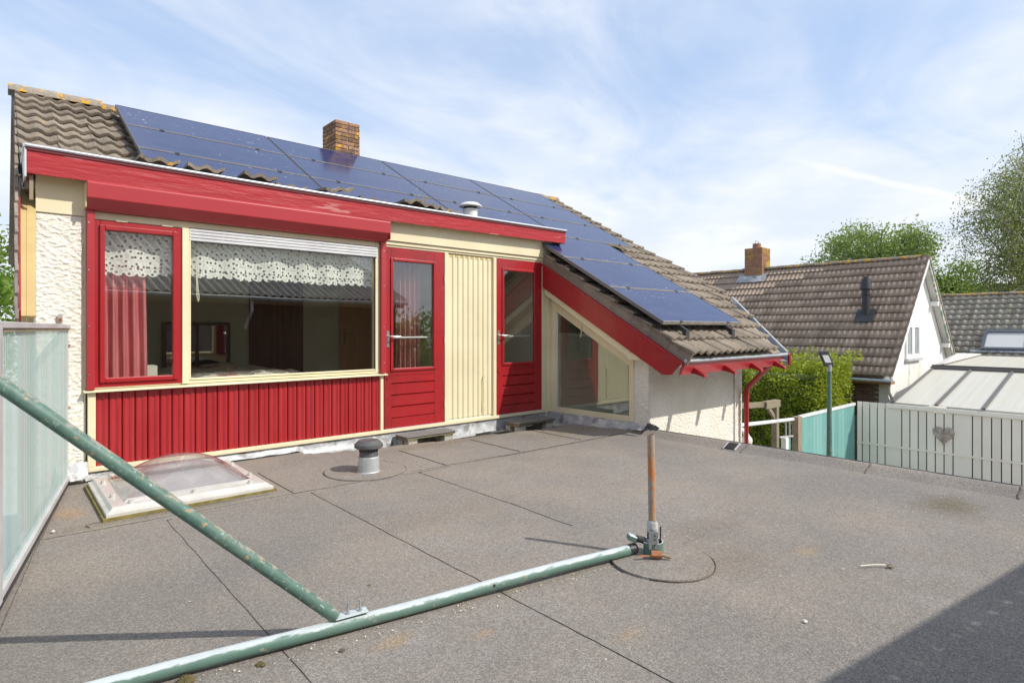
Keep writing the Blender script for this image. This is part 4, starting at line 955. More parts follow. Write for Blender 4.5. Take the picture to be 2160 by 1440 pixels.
d = MB().box(2.78, 3.585, 3.25, 3.284, 0.12, 2.15).build('interior_door', 'door_brown', rm); d['label'] = 'dark brown interior door'
MB().tube([(2.86, 3.22, 1.13), (2.98, 3.22, 1.13)], 0.012, 8).build('door_handle', 'brass', d)
d = MB().box(4.20, 4.86, 3.25, 3.284, 0.12, 2.15).build('interior_door', 'door_oak', rm); d['label'] = 'light oak interior door'
MB().box(4.26, 4.30, 3.235, 3.249, 0.98, 1.24).build('handle_plate', 'brass', d); MB().tube([(4.28, 3.21, 1.15), (4.42, 3.21, 1.15)], 0.012, 8).build('door_handle', 'brass', d)
dr = thing('dressing_mirror', (2.05, 3.2, 0.12), 'dark framed mirror on a low cabinet in the bedroom', 'mirror')
MB().ring(1.65, 2.50, 0.66, 1.32, 0.045, 3.20, 3.24).build('frame', 'door_brown', dr); MB().box(1.69, 2.46, 3.225, 3.235, 0.70, 1.28).build('mirror_glass', 'mirror', dr)
MB().box(2.05, 2.09, 3.195, 3.24, 0.70, 1.28).build('divider', 'door_brown', dr); MB().box(1.6, 2.6, 2.95, 3.24, 0.12, 0.62).build('cabinet', 'door_brown', dr)
bed = thing('bed', (1.9, 1.6, 0.12), 'rumpled patterned blanket on the bed behind the window', 'bed')
MB().box(1.15, 2.9, 0.75, 2.75, 0.12, 0.55).build('base', 'door_brown', bed)
grid('blanket', lambda u, v: (1.10 + 1.85 * u, 0.70 + 2.1 * v, 0.56 + 0.16 * min(1, 6 * u) * min(1, 6 * (1 - u)) * min(1, 6 * v) + 0.06 * fbm(u * 3.5, v * 3.5, 2) + 0.02 * fbm(u * 11, v * 11, 3)), 44, 44, 'blanket', bed)
MB().box(0.99, 1.12, 0.55, 0.75, 0.62, 0.88).build('headboard', 'room_pale', bed)


def curtain(x0, x1, z0, z1, y, folds, m, label):
    def fn(u, v):
        w = (0.75 + 0.25 * v)
        x = x0 + (x1 - x0) * u * (1.0 - 0.06 * v)
        return (x, y + 0.032 * math.sin(u * folds * 2 * math.pi + 0.6 * math.sin(3 * u)) * w + 0.006 * fbm(u * 5, v * 2, 3), z0 + (z1 - z0) * v)
    return tag(grid('curtain', fn, folds * 12, 14, m), label, 'curtain')
curtain(0.60, 0.98, 0.60, 2.10, 0.16, 5, 'curtain_pink', 'pink draped curtain behind the red framed sash')
curtain(3.46, 3.80, 0.25, 2.10, 0.18, 5, 'curtain_dull', 'dull pink curtain behind the glass of the door by the window')


def lace(x0, x1, zb, zt, label):
    nu = int((x1 - x0) / 0.011); nv = 12
    def fn(u, v):
        x = x0 + (x1 - x0) * u
        sc_ = 0.026 * abs(math.sin(math.pi * x / 0.088)) ** 0.7
        y = 0.085 + 0.020 * math.sin(x * 21 + 0.8 * math.sin(x * 5)) * (1.1 - 0.6 * v)
        return (x, y, (zb - sc_ + 0.02 * fbm(x * 3, 1, 1)) * (1 - v) + zt * v)
    return tag(grid('lace_valance', fn, nu, nv, 'lace'), label, 'valance')
lace(0.625, 1.185, 1.705, 2.13, 'short white lace valance behind the red framed sash')
lace(1.225, 3.115, 1.715, 2.13, 'long white lace valance across the wide cream framed pane')
tag(MB().tube([(1.335, 0.04, 1.78), (1.340, 0.04, 1.52), (1.352, 0.04, 1.475), (1.358, 0.04, 1.50), (1.338, 0.04, 1.70)], 0.005, 6).build('pull_cord', 'cord'), 'white looped pull cord hanging below the lace', 'cord')

# ------------------------------------------------------------------ things on the flat roof
FZ = 0.006
sk = thing('dome_skylight', (1.04, -0.78, 0), 'clear dome skylight with pale frame under the red cladding', 'skylight')
x0, x1, y0, y1 = 0.51, 1.56, -1.29, -0.24
b = MB(); q4 = lambda i, z: [(x0 + i, y0 + i, z), (x1 - i, y0 + i, z), (x1 - i, y1 - i, z), (x0 + i, y1 - i, z)]
lv = [q4(0, -0.005), q4(0, 0.040), q4(0.022, 0.050), q4(0.040, 0.070), q4(0.115, 0.074), q4(0.130, 0.090)]
for i, l in enumerate(lv): b.v += l
for i in range(len(lv) - 1):
    for j in range(4): b.f.append((4 * i + j, 4 * i + (j + 1) % 4, 4 * i + 4 + (j + 1) % 4, 4 * i + 4 + j))
b.build('frame', 'skylight_frame', sk, bevel=0.004, seg=2)
MB().box(x0 - 0.018, x1 + 0.018, y0 - 0.018, y1 + 0.018, -0.01, 0.018).build('curb', 'moss_edge', sk)
def domef(dz, hgt):
    def fn(u, v):
        a = x0 + 0.115 + (x1 - x0 - 0.23) * u; c = y0 + 0.115 + (y1 - y0 - 0.23) * v
        s_ = (1 - (2 * u - 1) ** 2) * (1 - (2 * v - 1) ** 2); s_ = s_ ** 0.85
        return (a, c, 0.084 + dz + hgt * s_)
    return fn
grid('dome', domef(0.0, 0.19), 36, 36, 'dome_clear', sk); grid('inner_dome', domef(-0.008, 0.135), 36, 36, 'dome_clear', sk)
for side_y, inset in ((y0, 1), (y1, -1)):
    for fx in (0.14, 0.5, 0.86):
        MB().tube([(x0 + (x1 - x0) * fx, side_y + inset * 0.075, 0.070), (x0 + (x1 - x0) * fx, side_y + inset * 0.075, 0.094)], 0.016, 8).build('bolt', 'skylight_frame', sk)
for side_x, inset in ((x0, 1), (x1, -1)):
    for fy in (0.3, 0.75): MB().tube([(side_x + inset * 0.075, y0 + (y1 - y0) * fy, 0.070), (side_x + inset * 0.075, y0 + (y1 - y0) * fy, 0.094)], 0.016, 8).build('bolt', 'skylight_frame', sk)
MB().box(x0 + 0.12, x1 - 0.12, y0 + 0.12, y1 - 0.12, 0.046, 0.050).build('shaft', 'shaded_inside', sk)  # flat plate whose grey stands in for shade down the shaft

vt = thing('roof_vent', (2.385, -1.22, 0), 'grey roof vent pipe with dark mushroom cap on a round patch', 'vent')
c_ = (2.385, -1.22, 0.006)
MB().lathe([(0.100, 0.0), (0.092, 0.008), (0.088, 0.122), (0.080, 0.130)], c_, 32).build('base_pipe', 'vent_alu', vt, smooth=True)
MB().lathe([(0.082, 0.110), (0.086, 0.118), (0.080, 0.128), (0.076, 0.200), (0.072, 0.21)], c_, 32).build('collar', 'vent_dark', vt, smooth=True)
for q in range(18):
    t = 2 * math.pi * q / 18; p_ = Vector((c_[0] + 0.077 * math.cos(t), c_[1] + 0.077 * math.sin(t), c_[2] + 0.186))
    MB().beam(p_ - Vector((0, 0, 0.014)), p_ + Vector((0, 0, 0.014)), 0.010, 0.006, (math.cos(t), math.sin(t), 0)).build('slot', 'gap_dark', vt)
MB().lathe([(0.070, 0.196), (0.108, 0.200), (0.122, 0.212), (0.120, 0.236), (0.100, 0.252), (0.085, 0.268), (0.060, 0.268), (0.0, 0.262)], c_, 32).build('cap', 'vent_dark', vt, smooth=True)


def pallet(x0, x1, y0, y1, zt, label, rot=0.0):
    t = thing('step_pallet', ((x0 + x1) / 2, (y0 + y1) / 2, -0.10), label, 'step', 'wooden steps at the doors')
    MB().box(x0 - 0.01, x1 + 0.02, y0 - 0.012, y1 + 0.005, zt - 0.008, zt).build('felt_top', 'deck_felt', t, bevel=0.003)
    for a, c in ((y0, y0 + 0.095), (y0 + 0.105, y0 + 0.20), (y0 + 0.21, y1)): MB().box(x0, x1, a, c, zt - 0.030, zt - 0.009).build('plank', 'pallet_wood', t)
    for x in (x0 + 0.01, x1 - 0.155):
        MB().box(x, x + 0.125, y0 + 0.004, y1 - 0.004, zt - 0.052, zt - 0.031).build('stringer', 'pallet_wood', t)
        for y in (y0 + 0.008, y1 - 0.10): MB().box(x + 0.01, x + 0.125, y, y + 0.09, -0.09, zt - 0.053).build('block', 'pallet_block', t, bevel=0.003)
    MB().box(x0 + 0.14, x1 - 0.16, y0 + 0.11, y0 + 0.19, zt - 0.060, zt - 0.035).build('stringer', 'pallet_wood', t)
    MB().box(x0, x1, y1 - 0.09, y1 - 0.01, -0.088, -0.068).build('plank', 'pallet_wood', t)
pallet(3.32, 3.96, -0.305, -0.06, 0.052, 'small pallet step with felt top at the door beside the window')
pallet(4.87, 5.52, -0.38, -0.10, 0.046, 'small pallet step with felt top in the corner by the side window')

# green tube lying on the roof, brace tube, rusty post with clamp
ra, rb = Vector((0.05, -3.405, 0.034)), Vector((2.545, -3.855, 0.038))
tb = thing('rail_tube', (ra.x, ra.y, 0.03), 'worn green steel tube lying along the flat roof', 'tube')
pts = [ra.lerp(rb, q / 20) + Vector((0, 0, 0.004 * math.sin(q * 0.5))) for q in range(21)]; pts = [ra - (rb - ra) * 0.5] + pts
MB().tube(pts, 0.0275, 20).build('tube', 'green_worn', tb, smooth=True)
MB().tube([rb, rb + (rb - ra).normalized() * 0.05], 0.029, 18).build('tape_end', 'dark_metal', tb, smooth=True)
hp = ra.lerp(rb, 0.665) + Vector((0.004, -0.030, 0.012)); MB().tube([hp, hp + Vector((-0.002, 0.02, -0.004))], 0.006, 8).build('hole', 'gap_dark', tb)
br = thing('brace_tube', (1.03, -3.56, 0.10), 'green painted steel brace tube rising to the left', 'tube')
b0, b1 = Vector((1.015, -3.572, 0.072)), Vector((-0.135, -3.300, 1.185))
MB().tube([b0.lerp(b1, q / 12) for q in range(13)], 0.0245, 22).build('tube', 'green_paint', br, smooth=True)
dirr = (rb - ra).normalized()
fl_ = MB(); pa = b0 + Vector((-0.005, 0.0, -0.004))
fl_.beam(pa, pa + dirr * 0.135 + Vector((0, 0, 0.002)), 0.050, 0.006); fl_.build('flattened_end', 'green_worn', br, bevel=0.002)
for q in (0.055, 0.105):
    p_ = pa + dirr * q
    MB().tube([p_ - Vector((0, 0, 0.03)), p_ + Vector((0, 0, 0.050))], 0.0045, 8).build('bolt', 'galv', br)
    MB().tube([p_ + Vector((0, 0, 0.003)), p_ + Vector((0, 0, 0.010))], 0.010, 6).build('nut', 'galv', br)
    MB().tube([p_ + Vector((0, 0, 0.001)), p_ + Vector((0, 0, 0.0035))], 0.016, 12).build('washer', 'galv', br)

pp = Vector((2.668, -3.925, 0.000))
po = thing('rusty_post', pp, 'short rusty steel pipe standing upright in a clamp', 'post')
MB().tube([pp + Vector((0, 0, 0.06)), pp + Vector((-0.006, 0.006, 0.655))], 0.0195, 18, cap=False).build('pipe', 'rust_pipe', po, smooth=True)
MB().tube([pp + Vector((-0.006, 0.006, 0.640)), pp + Vector((-0.006, 0.006, 0.648))], 0.017, 18).build('pipe_inside', 'gap_dark', po)
MB().tube([pp + Vector((0, 0, 0.0)), pp + Vector((0, 0, 0.05)), pp + Vector((0, 0, 0.12)), pp + Vector((0, 0, 0.175)), pp + Vector((0, 0, 0.19))], [0.036, 0.033, 0.029, 0.031, 0.022], 16).build('sleeve', 'mortar_patch', po, smooth=True)
b = MB(); n = 20
for q in range(n + 1):
    t = R(-200) + R(290) * q / n
    for rr in (0.052, 0.058):
        for z in (0.012, 0.078): b.v.append((pp.x + rr * math.cos(t), pp.y + rr * math.sin(t), pp.z + z))
for q in range(n):
    o = 4 * q
    b.f += [(o, o + 4, o + 5, o + 1), (o + 2, o + 3, o + 7, o + 6), (o + 1, o + 5, o + 7, o + 3), (o, o + 2, o + 6, o + 4)]
b.build('clamp_band', 'green_worn', po)
ud = Vector((math.cos(R(-140)), math.sin(R(-140)), 0)); vd = Vector((-ud.y, ud.x, 0))
MB().beam(pp + ud * 0.055 + Vector((0, 0, 0.05)), pp + ud * 0.055 + Vector((0, 0, 0.145)), 0.046, 0.004, ud).build('hole_plate', 'galv', po)
for z in (0.075, 0.105, 0.125): MB().tube([pp + ud * 0.0585 + vd * 0.008 + Vector((0, 0, z)), pp + ud * 0.0570 + vd * 0.008 + Vector((0, 0, z))], 0.004, 8).build('plate_hole', 'gap_dark', po)
e0 = pp + ud * 0.075 + Vector((0.0, -0.01, 0.035))
MB().tube([e0 - vd * 0.02, e0 + vd * 0.035], 0.019, 6).build('bolt_nut', 'rust', po); MB().tube([e0 + vd * 0.03, e0 + vd * 0.080 - Vector((0, 0, 0.012))], 0.0085, 10).build('bolt', 'wood_worn', po)
MB().beam(e0 + Vector((-0.01, 0.005, -0.006)), e0 + Vector((-0.080, 0.050, -0.004)), 0.012, 0.004).build('lever', 'rust', po)
MB().tube([pp + Vector((0.044, -0.020, 0.03)), pp + Vector((0.046, -0.020, 0.150))], 0.004, 8).build('stud', 'dark_metal', po)
MB().beam(pp + Vector((-0.065, 0.055, 0.085)), pp + Vector((-0.105, 0.085, 0.105)), 0.045, 0.030).build('coupler', 'green_worn', po, bevel=0.004); MB().tube([pp + Vector((-0.035, 0.03, 0.08)), pp + Vector((-0.075, 0.05, 0.095))], 0.018, 10).build('coupler_pin', 'dark_metal', po)

# translucent screen along the left edge
P0, P1 = Vector((0.402, -0.03, 0)), Vector((-0.42, -4.80, 0)); sdv = (P1 - P0).normalized(); snv = Vector((-sdv.y, sdv.x, 0))
scr = thing('privacy_screen', (0.2, -1.2, 0.03), 'translucent ribbed plastic screen with pale metal rails at the left', 'screen')
def strip(z0, z1, off, th): return [P0 + snv * off + Vector((0, 0, z0)), P1 + snv * off + Vector((0, 0, z0)), P1 + snv * off + Vector((0, 0, z1)), P0 + snv * off + Vector((0, 0, z1))]
nrib = 420; vs = []; 
for q in range(nrib + 1):
    p_ = P0.lerp(P1, q / nrib) + snv * (0.003 * math.cos(q * math.pi * 0.5)); vs += [(p_.x, p_.y, 0.075), (p_.x, p_.y, 1.235)]
b = MB().add(vs, [(2 * q, 2 * q + 2, 2 * q + 3, 2 * q + 1) for q in range(nrib)]); b.build('sheet', 'screen_sheet', scr)
MB().prism(strip(1.232, 1.262, -0.022, 0), snv * 0.044).build('top_rail', 'alu_pale', scr, bevel=0.003)
MB().prism(strip(1.215, 1.231, -0.014, 0), snv * 0.028).build('top_bead', 'wood_worn', scr)
MB().prism(strip(0.045, 0.082, -0.018, 0), snv * 0.036).build('bottom_rail', 'alu_pale', scr, bevel=0.003)
MB().beam(P0 + Vector((0, 0, 0.05)), P0 + Vector((0, 0, 1.22)), 0.010, 0.03, sdv).build('edge_strip', 'alu_pale', scr)
for q in (0.512,): MB().beam(P0.lerp(P1, q) + Vector((0, 0, 0.05)), P0.lerp(P1, q) + Vector((0, 0, 1.24)), 0.05, 0.05, sdv).build('post', 'alu_pale', scr)
MB().prism(strip(0.020, 0.044, -0.03, 0), snv * 0.05).build('base_strip', 'dark_metal', scr)
ib = thing('wall_bracket', (0.352, -0.03, 1.28), 'small rusty metal bracket screwed to the white pier', 'bracket')
MB().box(0.340, 0.372, -0.036, -0.026, 1.275, 1.345).build('plate', 'galv', ib); MB().box(0.343, 0.369, -0.042, -0.0365, 1.285, 1.317).build('rust_plate', 'rust', ib); MB().tube([(0.356, -0.05, 1.302), (0.356, -0.0425, 1.302)], 0.006, 8).build('bolt', 'dark_metal', ib)
for z in (1.10, 0.61): tag(MB().box(0.40, 0.425, -0.036, -0.02, z, z + 0.006).build('rusty_anchor', 'rust'), 'rusty anchor stub in the white pier, %s one' % ('upper' if z > 1 else 'lower'), 'anchor', 'rusty anchors in the pier')

# small litter on the roof
def clump(name, p, r, m, label, cat, n=3, flat_=0.6, grp=None):
    b = MB()
    for q in range(n):
        o = Vector((random.uniform(-1, 1), random.uniform(-1, 1), 0)) * r * 0.7; vs = []; k_ = 7
        for i, (zz, rr) in enumerate(((0, 0.9), (0.35, 1.0), (0.75, 0.6), (1.0, 0.12))):
            vs += [(p[0] + o.x + r * rr * math.cos(2 * math.pi * j / k_) * random.uniform(0.6, 1.2), p[1] + o.y + r * rr * math.sin(2 * math.pi * j / k_) * random.uniform(0.6, 1.2), p[2] + zz * r * flat_ * random.uniform(0.8, 1.4)) for j in range(k_)]
        b.add(vs, [(i * k_ + j, i * k_ + (j + 1) % k_, (i + 1) * k_ + (j + 1) % k_, (i + 1) * k_ + j) for i in range(3) for j in range(k_)])
    return tag(b.build(name, m), label, cat, grp)
clump('moss_clump', (0.49, -3.530, FZ - 0.004), 0.026, 'moss', 'brown moss clump below the lying tube at the bottom left edge', 'moss', 4)
clump('moss_clump', (0.725, -3.60, FZ - 0.004), 0.016, 'moss', 'small moss clump just below the lying tube', 'moss', 3)
clump('moss_clump', (0.80, -3.435, FZ - 0.004), 0.015, 'moss', 'small moss clump just above the lying tube', 'moss', 3)
clump('dark_pebble', (0.975, -3.70, FZ - 0.004), 0.013, 'tar', 'dark flat pebble under the joint of the two tubes', 'pebble', 1, 0.3)
clump('dark_pebble', (1.33, -3.25, FZ - 0.005), 0.010, 'moss', 'tiny brown crumb above the middle of the lying tube', 'pebble', 2, 0.4)
clump('shell_piece', (2.54, -4.78, FZ - 0.004), 0.011, 'shell', 'small white shell on the roof near the shadow', 'shell', 1, 0.8)
clump('shell_piece', (0.24, -1.33, FZ), 0.012, 'shell', 'small white shell beside the left screen', 'shell', 1, 0.8)
tw = thing('dry_twig', (3.45, -4.82, FZ), 'pale dry twig with a lump at its end on the right', 'twig')
MB().tube([(3.34, -4.73, FZ), (3.40, -4.775, FZ + 0.004), (3.445, -4.812, FZ + 0.002)], 0.004, 6).build('stalk', 'petal', tw)
c1 = clump('lump', (3.462, -4.825, FZ - 0.006), 0.015, 'wood_worn', None, None, 2, 0.9); par(c1, tw)
pts = []
for _ in range(420):
    k_ = random.random()
    if k_ < 0.3: x = random.uniform(0.4, 2.5); y = -3.47 - 0.18 * (x - 0.3) - abs(random.gauss(0.035, 0.03)) - 0.01
    elif k_ < 0.5: x = random.gauss(4.95, 0.25); y = random.gauss(-4.75, 0.2)
    elif k_ < 0.66: x = random.gauss(3.0, 0.22); y = random.gauss(-3.72, 0.25)
    else: x = random.uniform(0.5, 5.5); y = random.uniform(-5.2, -0.6)
    if x < 5.5 and x > 0.45: pts.append((x, y))
vs = []; fs = []
for (x, y) in pts:
    r_ = random.choice([0.0016, 0.002, 0.0026, 0.004]) ; t = random.uniform(0, 6.28); o = len(vs); z = roof_z(x, y) + 0.031
    for q, (a, c) in enumerate(((1.6, 0), (0, 0.8), (-1.6, 0), (0, -0.8))):
        vs.append((x + r_ * (a * math.cos(t) - c * math.sin(t)), y + r_ * (a * math.sin(t) + c * math.cos(t)), z + (0.003 if q % 2 else 0.0)))
    fs.append((o, o + 1, o + 2, o + 3))
tag(MB().add(vs, fs).build('fallen_petals', 'petal'), 'pale fallen petals and flakes strewn over the flat roof', 'petals', kind='stuff')

# ------------------------------------------------------------------ barn behind the camera (mirrored in the panes, shades the roof)
barn = thing('barn', (1.5, -9.0, -2.75), 'dark wooden barn with corrugated roof behind the flat roof', 'barn')
BA = R(-8.6); bu = Vector((math.cos(BA), math.sin(BA), 0)); bv = Vector((math.sin(BA), -math.cos(BA), 0))     # along the eave, away from the house
EO = Vector((3.10, -6.96, 1.90)); pit = R(27)
up = bv * math.cos(pit) + Vector((0, 0, math.sin(pit)))
cs = MB(); wl = 0.177; nx_ = 6 * 8
def csheet(w, L):
    vs = []
    for yy in (0, L):
        vs += [(q / nx_ * w, yy, 0.028 * math.sin(2 * math.pi * q / 8)) for q in range(nx_ + 1)]
    return MB().add(vs, [(q, q + 1, nx_ + 2 + q, nx_ + 1 + q) for q in range(nx_)])
sh0 = csheet(6 * wl, 1.75); so_ = sh0.build('corrugated_sheet', 'eternit', barn); shm = so_.data
for p in shm.polygons: p.use_smooth = True
first = True
for r_ in range(3):
    for c_ in range(14):
        og = EO + bu * (-9.7 + c_ * 6 * wl) + up * (r_ * 1.62) + Vector((0, 0, 0.05 + 0.012 * r_ + 0.006 * (c_ % 2)))
        mt = frame_mtx(og, bu, up)
        if first: so_.matrix_parent_inverse = Matrix.Translation(barn.location).inverted(); so_.matrix_basis = mt; first = False
        else: inst(shm, 'corrugated_sheet', mt, barn)
wb = EO + bv * 0.30
e0, e1 = wb - bu * 9.5, wb + bu * 4.95
b = MB(); b.prism([e0 + Vector((0, 0, -4.6)), e1 + Vector((0, 0, -4.6)), e1 + Vector((0, 0, 0.05)), e0 + Vector((0, 0, 0.05))], bv * 0.1)
rg = bv * 4.3 + Vector((0, 0, 2.05))
b.prism([e1 + Vector((0, 0, -4.6)), e1 + Vector((0, 0, 0.05)), e1 + rg, e1 + bv * 8.6 + Vector((0, 0, 0.05)), e1 + bv * 8.6 + Vector((0, 0, -4.6))], -bu * 0.1)
b.build('wall', 'barn_wood', barn)
MB().prism([EO - bu * 9.6, EO + bu * 5.0, EO + bu * 5.0 + bv * 0.03 + Vector((0, 0, -0.14)), EO - bu * 9.6 + bv * 0.03 + Vector((0, 0, -0.14))], bv * 0.03).build('eave_board', 'wood_worn', barn)
MB().tube([EO - bu * 9.6 - bv * 0.11 + Vector((0, 0, -0.03)), EO + bu * 5.0 - bv * 0.11 + Vector((0, 0, -0.03))], 0.045, 10).build('gutter', 'galv', barn)
for q in (0.9, 4.55):
    MB().tube([EO + bu * q - bv * 0.05 + Vector((0, 0, -0.08)), EO + bu * q - bv * 0.05 + Vector((0, 0, -0.30)), EO + bu * q + bv * 0.25 + Vector((0, 0, -0.62)), EO + bu * q + bv * 0.27 + Vector((0, 0, -0.68))], 0.032, 10).build('down_pipe', 'white_metal', barn)
MB().prism([EO + up * 4.85 - bu * 9.7, EO + up * 4.85 + bu * 5.1, EO + bv * 8.6 + bu * 5.1, EO + bv * 8.6 - bu * 9.7], (0, 0, 0.03)).build('rear_slope', 'eternit', barn)


# ------------------------------------------------------------------ neighbour's house
NX, NE = 18.23, -0.10            # eave line x, eave height
nb = thing('neighbour_house', (21.9, 4.0, -2.75), 'white gabled house with dark brown tiled roof and brick chimney', 'house')
npit = math.atan2(3.57, 3.60); nc, ns = math.cos(npit), math.sin(npit)
def np_(y, s, off=0.0): return Vector((NX + s * nc - off * ns, y, NE + s * ns + off * nc))
NYE = -0.52; NYF = 9.3; NSL = 5.05
b = MB(); b.add([np_(NYE + 0.02, 0, -0.03), np_(NYE + 0.02, NSL, -0.03), np_(NYF, NSL, -0.03), np_(NYF, 0, -0.03)], [(0, 1, 2, 3)])
apx = NX + NSL * nc; apz = NE + NSL * ns
b.add([(apx, NYE + 0.02, apz), (2 * apx - NX, NYE + 0.02, NE - 0.03), (2 * apx - NX, NYF, NE - 0.03), (apx, NYF, apz)], [(0, 1, 2, 3)])
nroof = b.build('roof', 'neighbour_tile', nb)
ntm = tile_mesh('tile', 'neighbour_tile', 0.30, 0.37, 2, 0.036, 0.026, 0.045)
nrows = 14; gauge = NSL / nrows; cand = []
nU, nV = (0, -1, 0), (nc, 0, ns)
for r_ in range(nrows):
    for c_ in range(33):
        y = NYE - 0.07 + 0.298 * c_
        p_ = np_(y, r_ * gauge); cand.append(((p_ - cam.location).length, y, r_ * gauge))
cand.sort()
def ntile_m(y, s): return frame_mtx(np_(y, s, 0.0), nU, nV) @ Matrix.Rotation(R(random.uniform(-0.5, 0.5)), 4, 'Z')
for d_, y, s in cand[:300]: inst(ntm, 'tile', ntile_m(y, s), nroof)
va = np.array([v.co[:] for v in ntm.vertices]); fa = [tuple(p.vertices) for p in ntm.polygons]; b = MB()
for d_, y, s in cand[300:]:
    mt = np.array(ntile_m(y, s)); w_ = va @ mt[:3, :3].T + mt[:3, 3]; b.add(w_.tolist(), fa)
tag(b.build('far_tiles', 'neighbour_tile_far', nroof), kind='stuff')
rcm = None
for i in range(22):
    mt = Matrix.Translation((apx, NYE + 0.0 + 0.45 * i, apz + 0.02 + random.uniform(-0.01, 0.01))) @ Matrix.Rotation(R(90 + random.uniform(-1, 1)), 4, 'Z')
    o = inst(rc, 'ridge_cap', mt, nroof)
MB().prism([(NX + 0.42, NYE + 0.03, -2.75), (2 * apx - NX - 0.42, NYE + 0.03, -2.75), (2 * apx - NX - 0.42, NYE + 0.03, NE + 0.28), (apx, NYE + 0.03, apz - 0.14), (NX + 0.42, NYE + 0.03, NE + 0.28)], (0, 0.2, 0)).build('gable_wall', 'white_render', nb)
bw = MB().box(NX + 0.40, NX + 0.55, NYE + 0.24, NYF, -2.75, NE + 0.2).build('side_wall', 'mortar', nb)
bmk = None
for r_ in range(16):
    for c_ in range(5):
        y = NYE + 0.245 + c_ * 0.225 + (0.11 if r_ % 2 else 0); z = -0.20 - 0.066 * (r_ + 1)
        if bmk is None: o = MB().box(-0.012, 0.05, 0, 0.212, 0, 0.055).build('brick', 'brick_dark', bw); bmk = o.data; o.matrix_basis = Matrix.Translation((NX + 0.40, y, z))
        else: inst(bmk, 'brick', Matrix.Translation((NX + 0.40, y, z)), bw)
MB().box(NX + 0.39, NX + 0.56, NYE + 0.02, NYE + 0.239, -2.75, NE + 0.1).build('corner_render', 'white_render', nb)
for sgn in (1, -1):                       # barge boards and verge
    a = (NX, NE) if sgn > 0 else (2 * apx - NX, NE)
    MB().prism([(a[0], NYE - 0.20, a[1] - 0.03), (apx, NYE - 0.20, apz - 0.02), (apx, NYE - 0.20, apz - 0.20), (a[0] + sgn * 0.10, NYE - 0.20, a[1] - 0.12)], (0, 0.04, 0)).build('barge_board', 'white_frame' if sgn > 0 else 'green_flake', nb)
    MB().prism([(a[0], NYE - 0.16, a[1] - 0.05), (apx, NYE - 0.16, apz - 0.05), (apx, NYE + 0.03, apz - 0.05), (a[0], NYE + 0.03, a[1] - 0.05)], (0, 0, -0.03)).build('soffit', 'white_render', nb)
    if sgn < 0: MB().prism([(a[0] - sgn * 0.02, NYE - 0.22, a[1] - 0.02), (apx, NYE - 0.22, apz), (apx, NYE - 0.22, apz + 0.075), (a[0] - sgn * 0.02, NYE - 0.22, a[1] + 0.055)], (0, 0.24, 0)).build('verge_tiles', 'neighbour_tile', nb)
for q in (0.30, 0.68): MB().box(apx + 3.62 * q - 0.08, apx + 3.62 * q + 0.08, NYE - 0.20, NYE + 0.03, apz - 3.62 * q - 0.40, apz - 3.62 * q - 0.26).build('purlin_end', 'white_render', nb)
MB().tube([(NX - 0.03, NYE - 0.2, NE - 0.10), (NX - 0.03, NYF, NE - 0.10)], 0.055, 10).build('gutter', 'zinc', nb, smooth=True)
MB().box(NX + 0.02, NX + 0.40, NYE - 0.15, NYF, NE - 0.20, NE - 0.12).build('eave_board', 'wood_orange', nb)
MB().tube([(NX + 0.30, NYE - 0.03, NE - 0.15), (NX + 0.30, NYE - 0.03, NE - 0.42), (NX + 0.52, NYE - 0.05, NE - 0.62), (NX + 0.52, NYE - 0.05, -2.7)], 0.05, 10).build('down_pipe', 'white_render', nb, smooth=True)
wn = MB().ring(20.20, 21.62, 0.33, 1.40, 0.07, NYE - 0.02, NYE + 0.06).build('window', 'white_frame', nb)
MB().box(20.85, 20.99, NYE - 0.018, NYE + 0.05, 0.40, 1.33).build('mullion', 'white_frame', wn); MB().ring(20.27, 20.85, 0.40, 1.33, 0.06, NYE - 0.01, NYE + 0.05).build('sash', 'white_frame', wn); MB().ring(20.99, 21.55, 0.40, 1.33, 0.06, NYE - 0.01, NYE + 0.05).build('sash', 'white_frame', wn)
MB().box(20.27, 20.85, NYE + 0.022, NYE + 0.026, 0.40, 1.33).build('pane', 'pane_grey', wn); MB().box(20.99, 21.55, NYE + 0.022, NYE + 0.026, 0.40, 1.33).build('pane', 'pane_grey', wn)
MB().box(20.15, 21.68, NYE - 0.07, NYE + 0.03, 0.26, 0.325).build('sill', 'alu_pale', wn)
ncz = apz - 0.35
ch2 = chimney('chimney', nb, apx - 0.32, apx + 0.36, 4.45, 5.13, ncz, 4.30, 0.215, 0.066, 'brick_far')
MB().lathe([(0.17, 0.0), (0.15, 0.10), (0.15, 0.20), (0.13, 0.20)], (apx, 4.8, 4.28), 16).build('chimney_pot', 'brick_far', ch2); MB().tube([(apx - 0.14, 4.8, 4.45), (apx - 0.12, 4.8, 4.58), (apx + 0.12, 4.8, 4.58), (apx + 0.14, 4.8, 4.45)], 0.015, 6).build('pot_guard', 'galv', ch2)
grid('lead_apron', lambda u, v: np_(4.25 + 1.1 * u, NSL - 0.75 + 0.45 * v, 0.075 + 0.02 * fbm(u * 7, v * 5, 2)), 18, 6, 'lead', nb)
fx = np_(0.47, 2.45)
nf = thing('flue_pipe', fx, 'black flue pipe rising from the neighbouring tiled roof', 'flue')
MB().lathe([(0.105, -0.1), (0.105, 0.62), (0.125, 0.63), (0.125, 0.70), (0.10, 0.71), (0.10, 0.80), (0.165, 0.82), (0.115, 1.13), (0.07, 1.15), (0.07, 1.20)], fx, 18).build('pipe', 'flue_black', nf, smooth=True)
MB().prism([np_(0.22, 2.10, 0.08), np_(0.72, 2.10, 0.08), np_(0.72, 2.65, 0.08), np_(0.22, 2.65, 0.08)], (0, 0, 0.01)).build('lead_base', 'flue_black', nf)


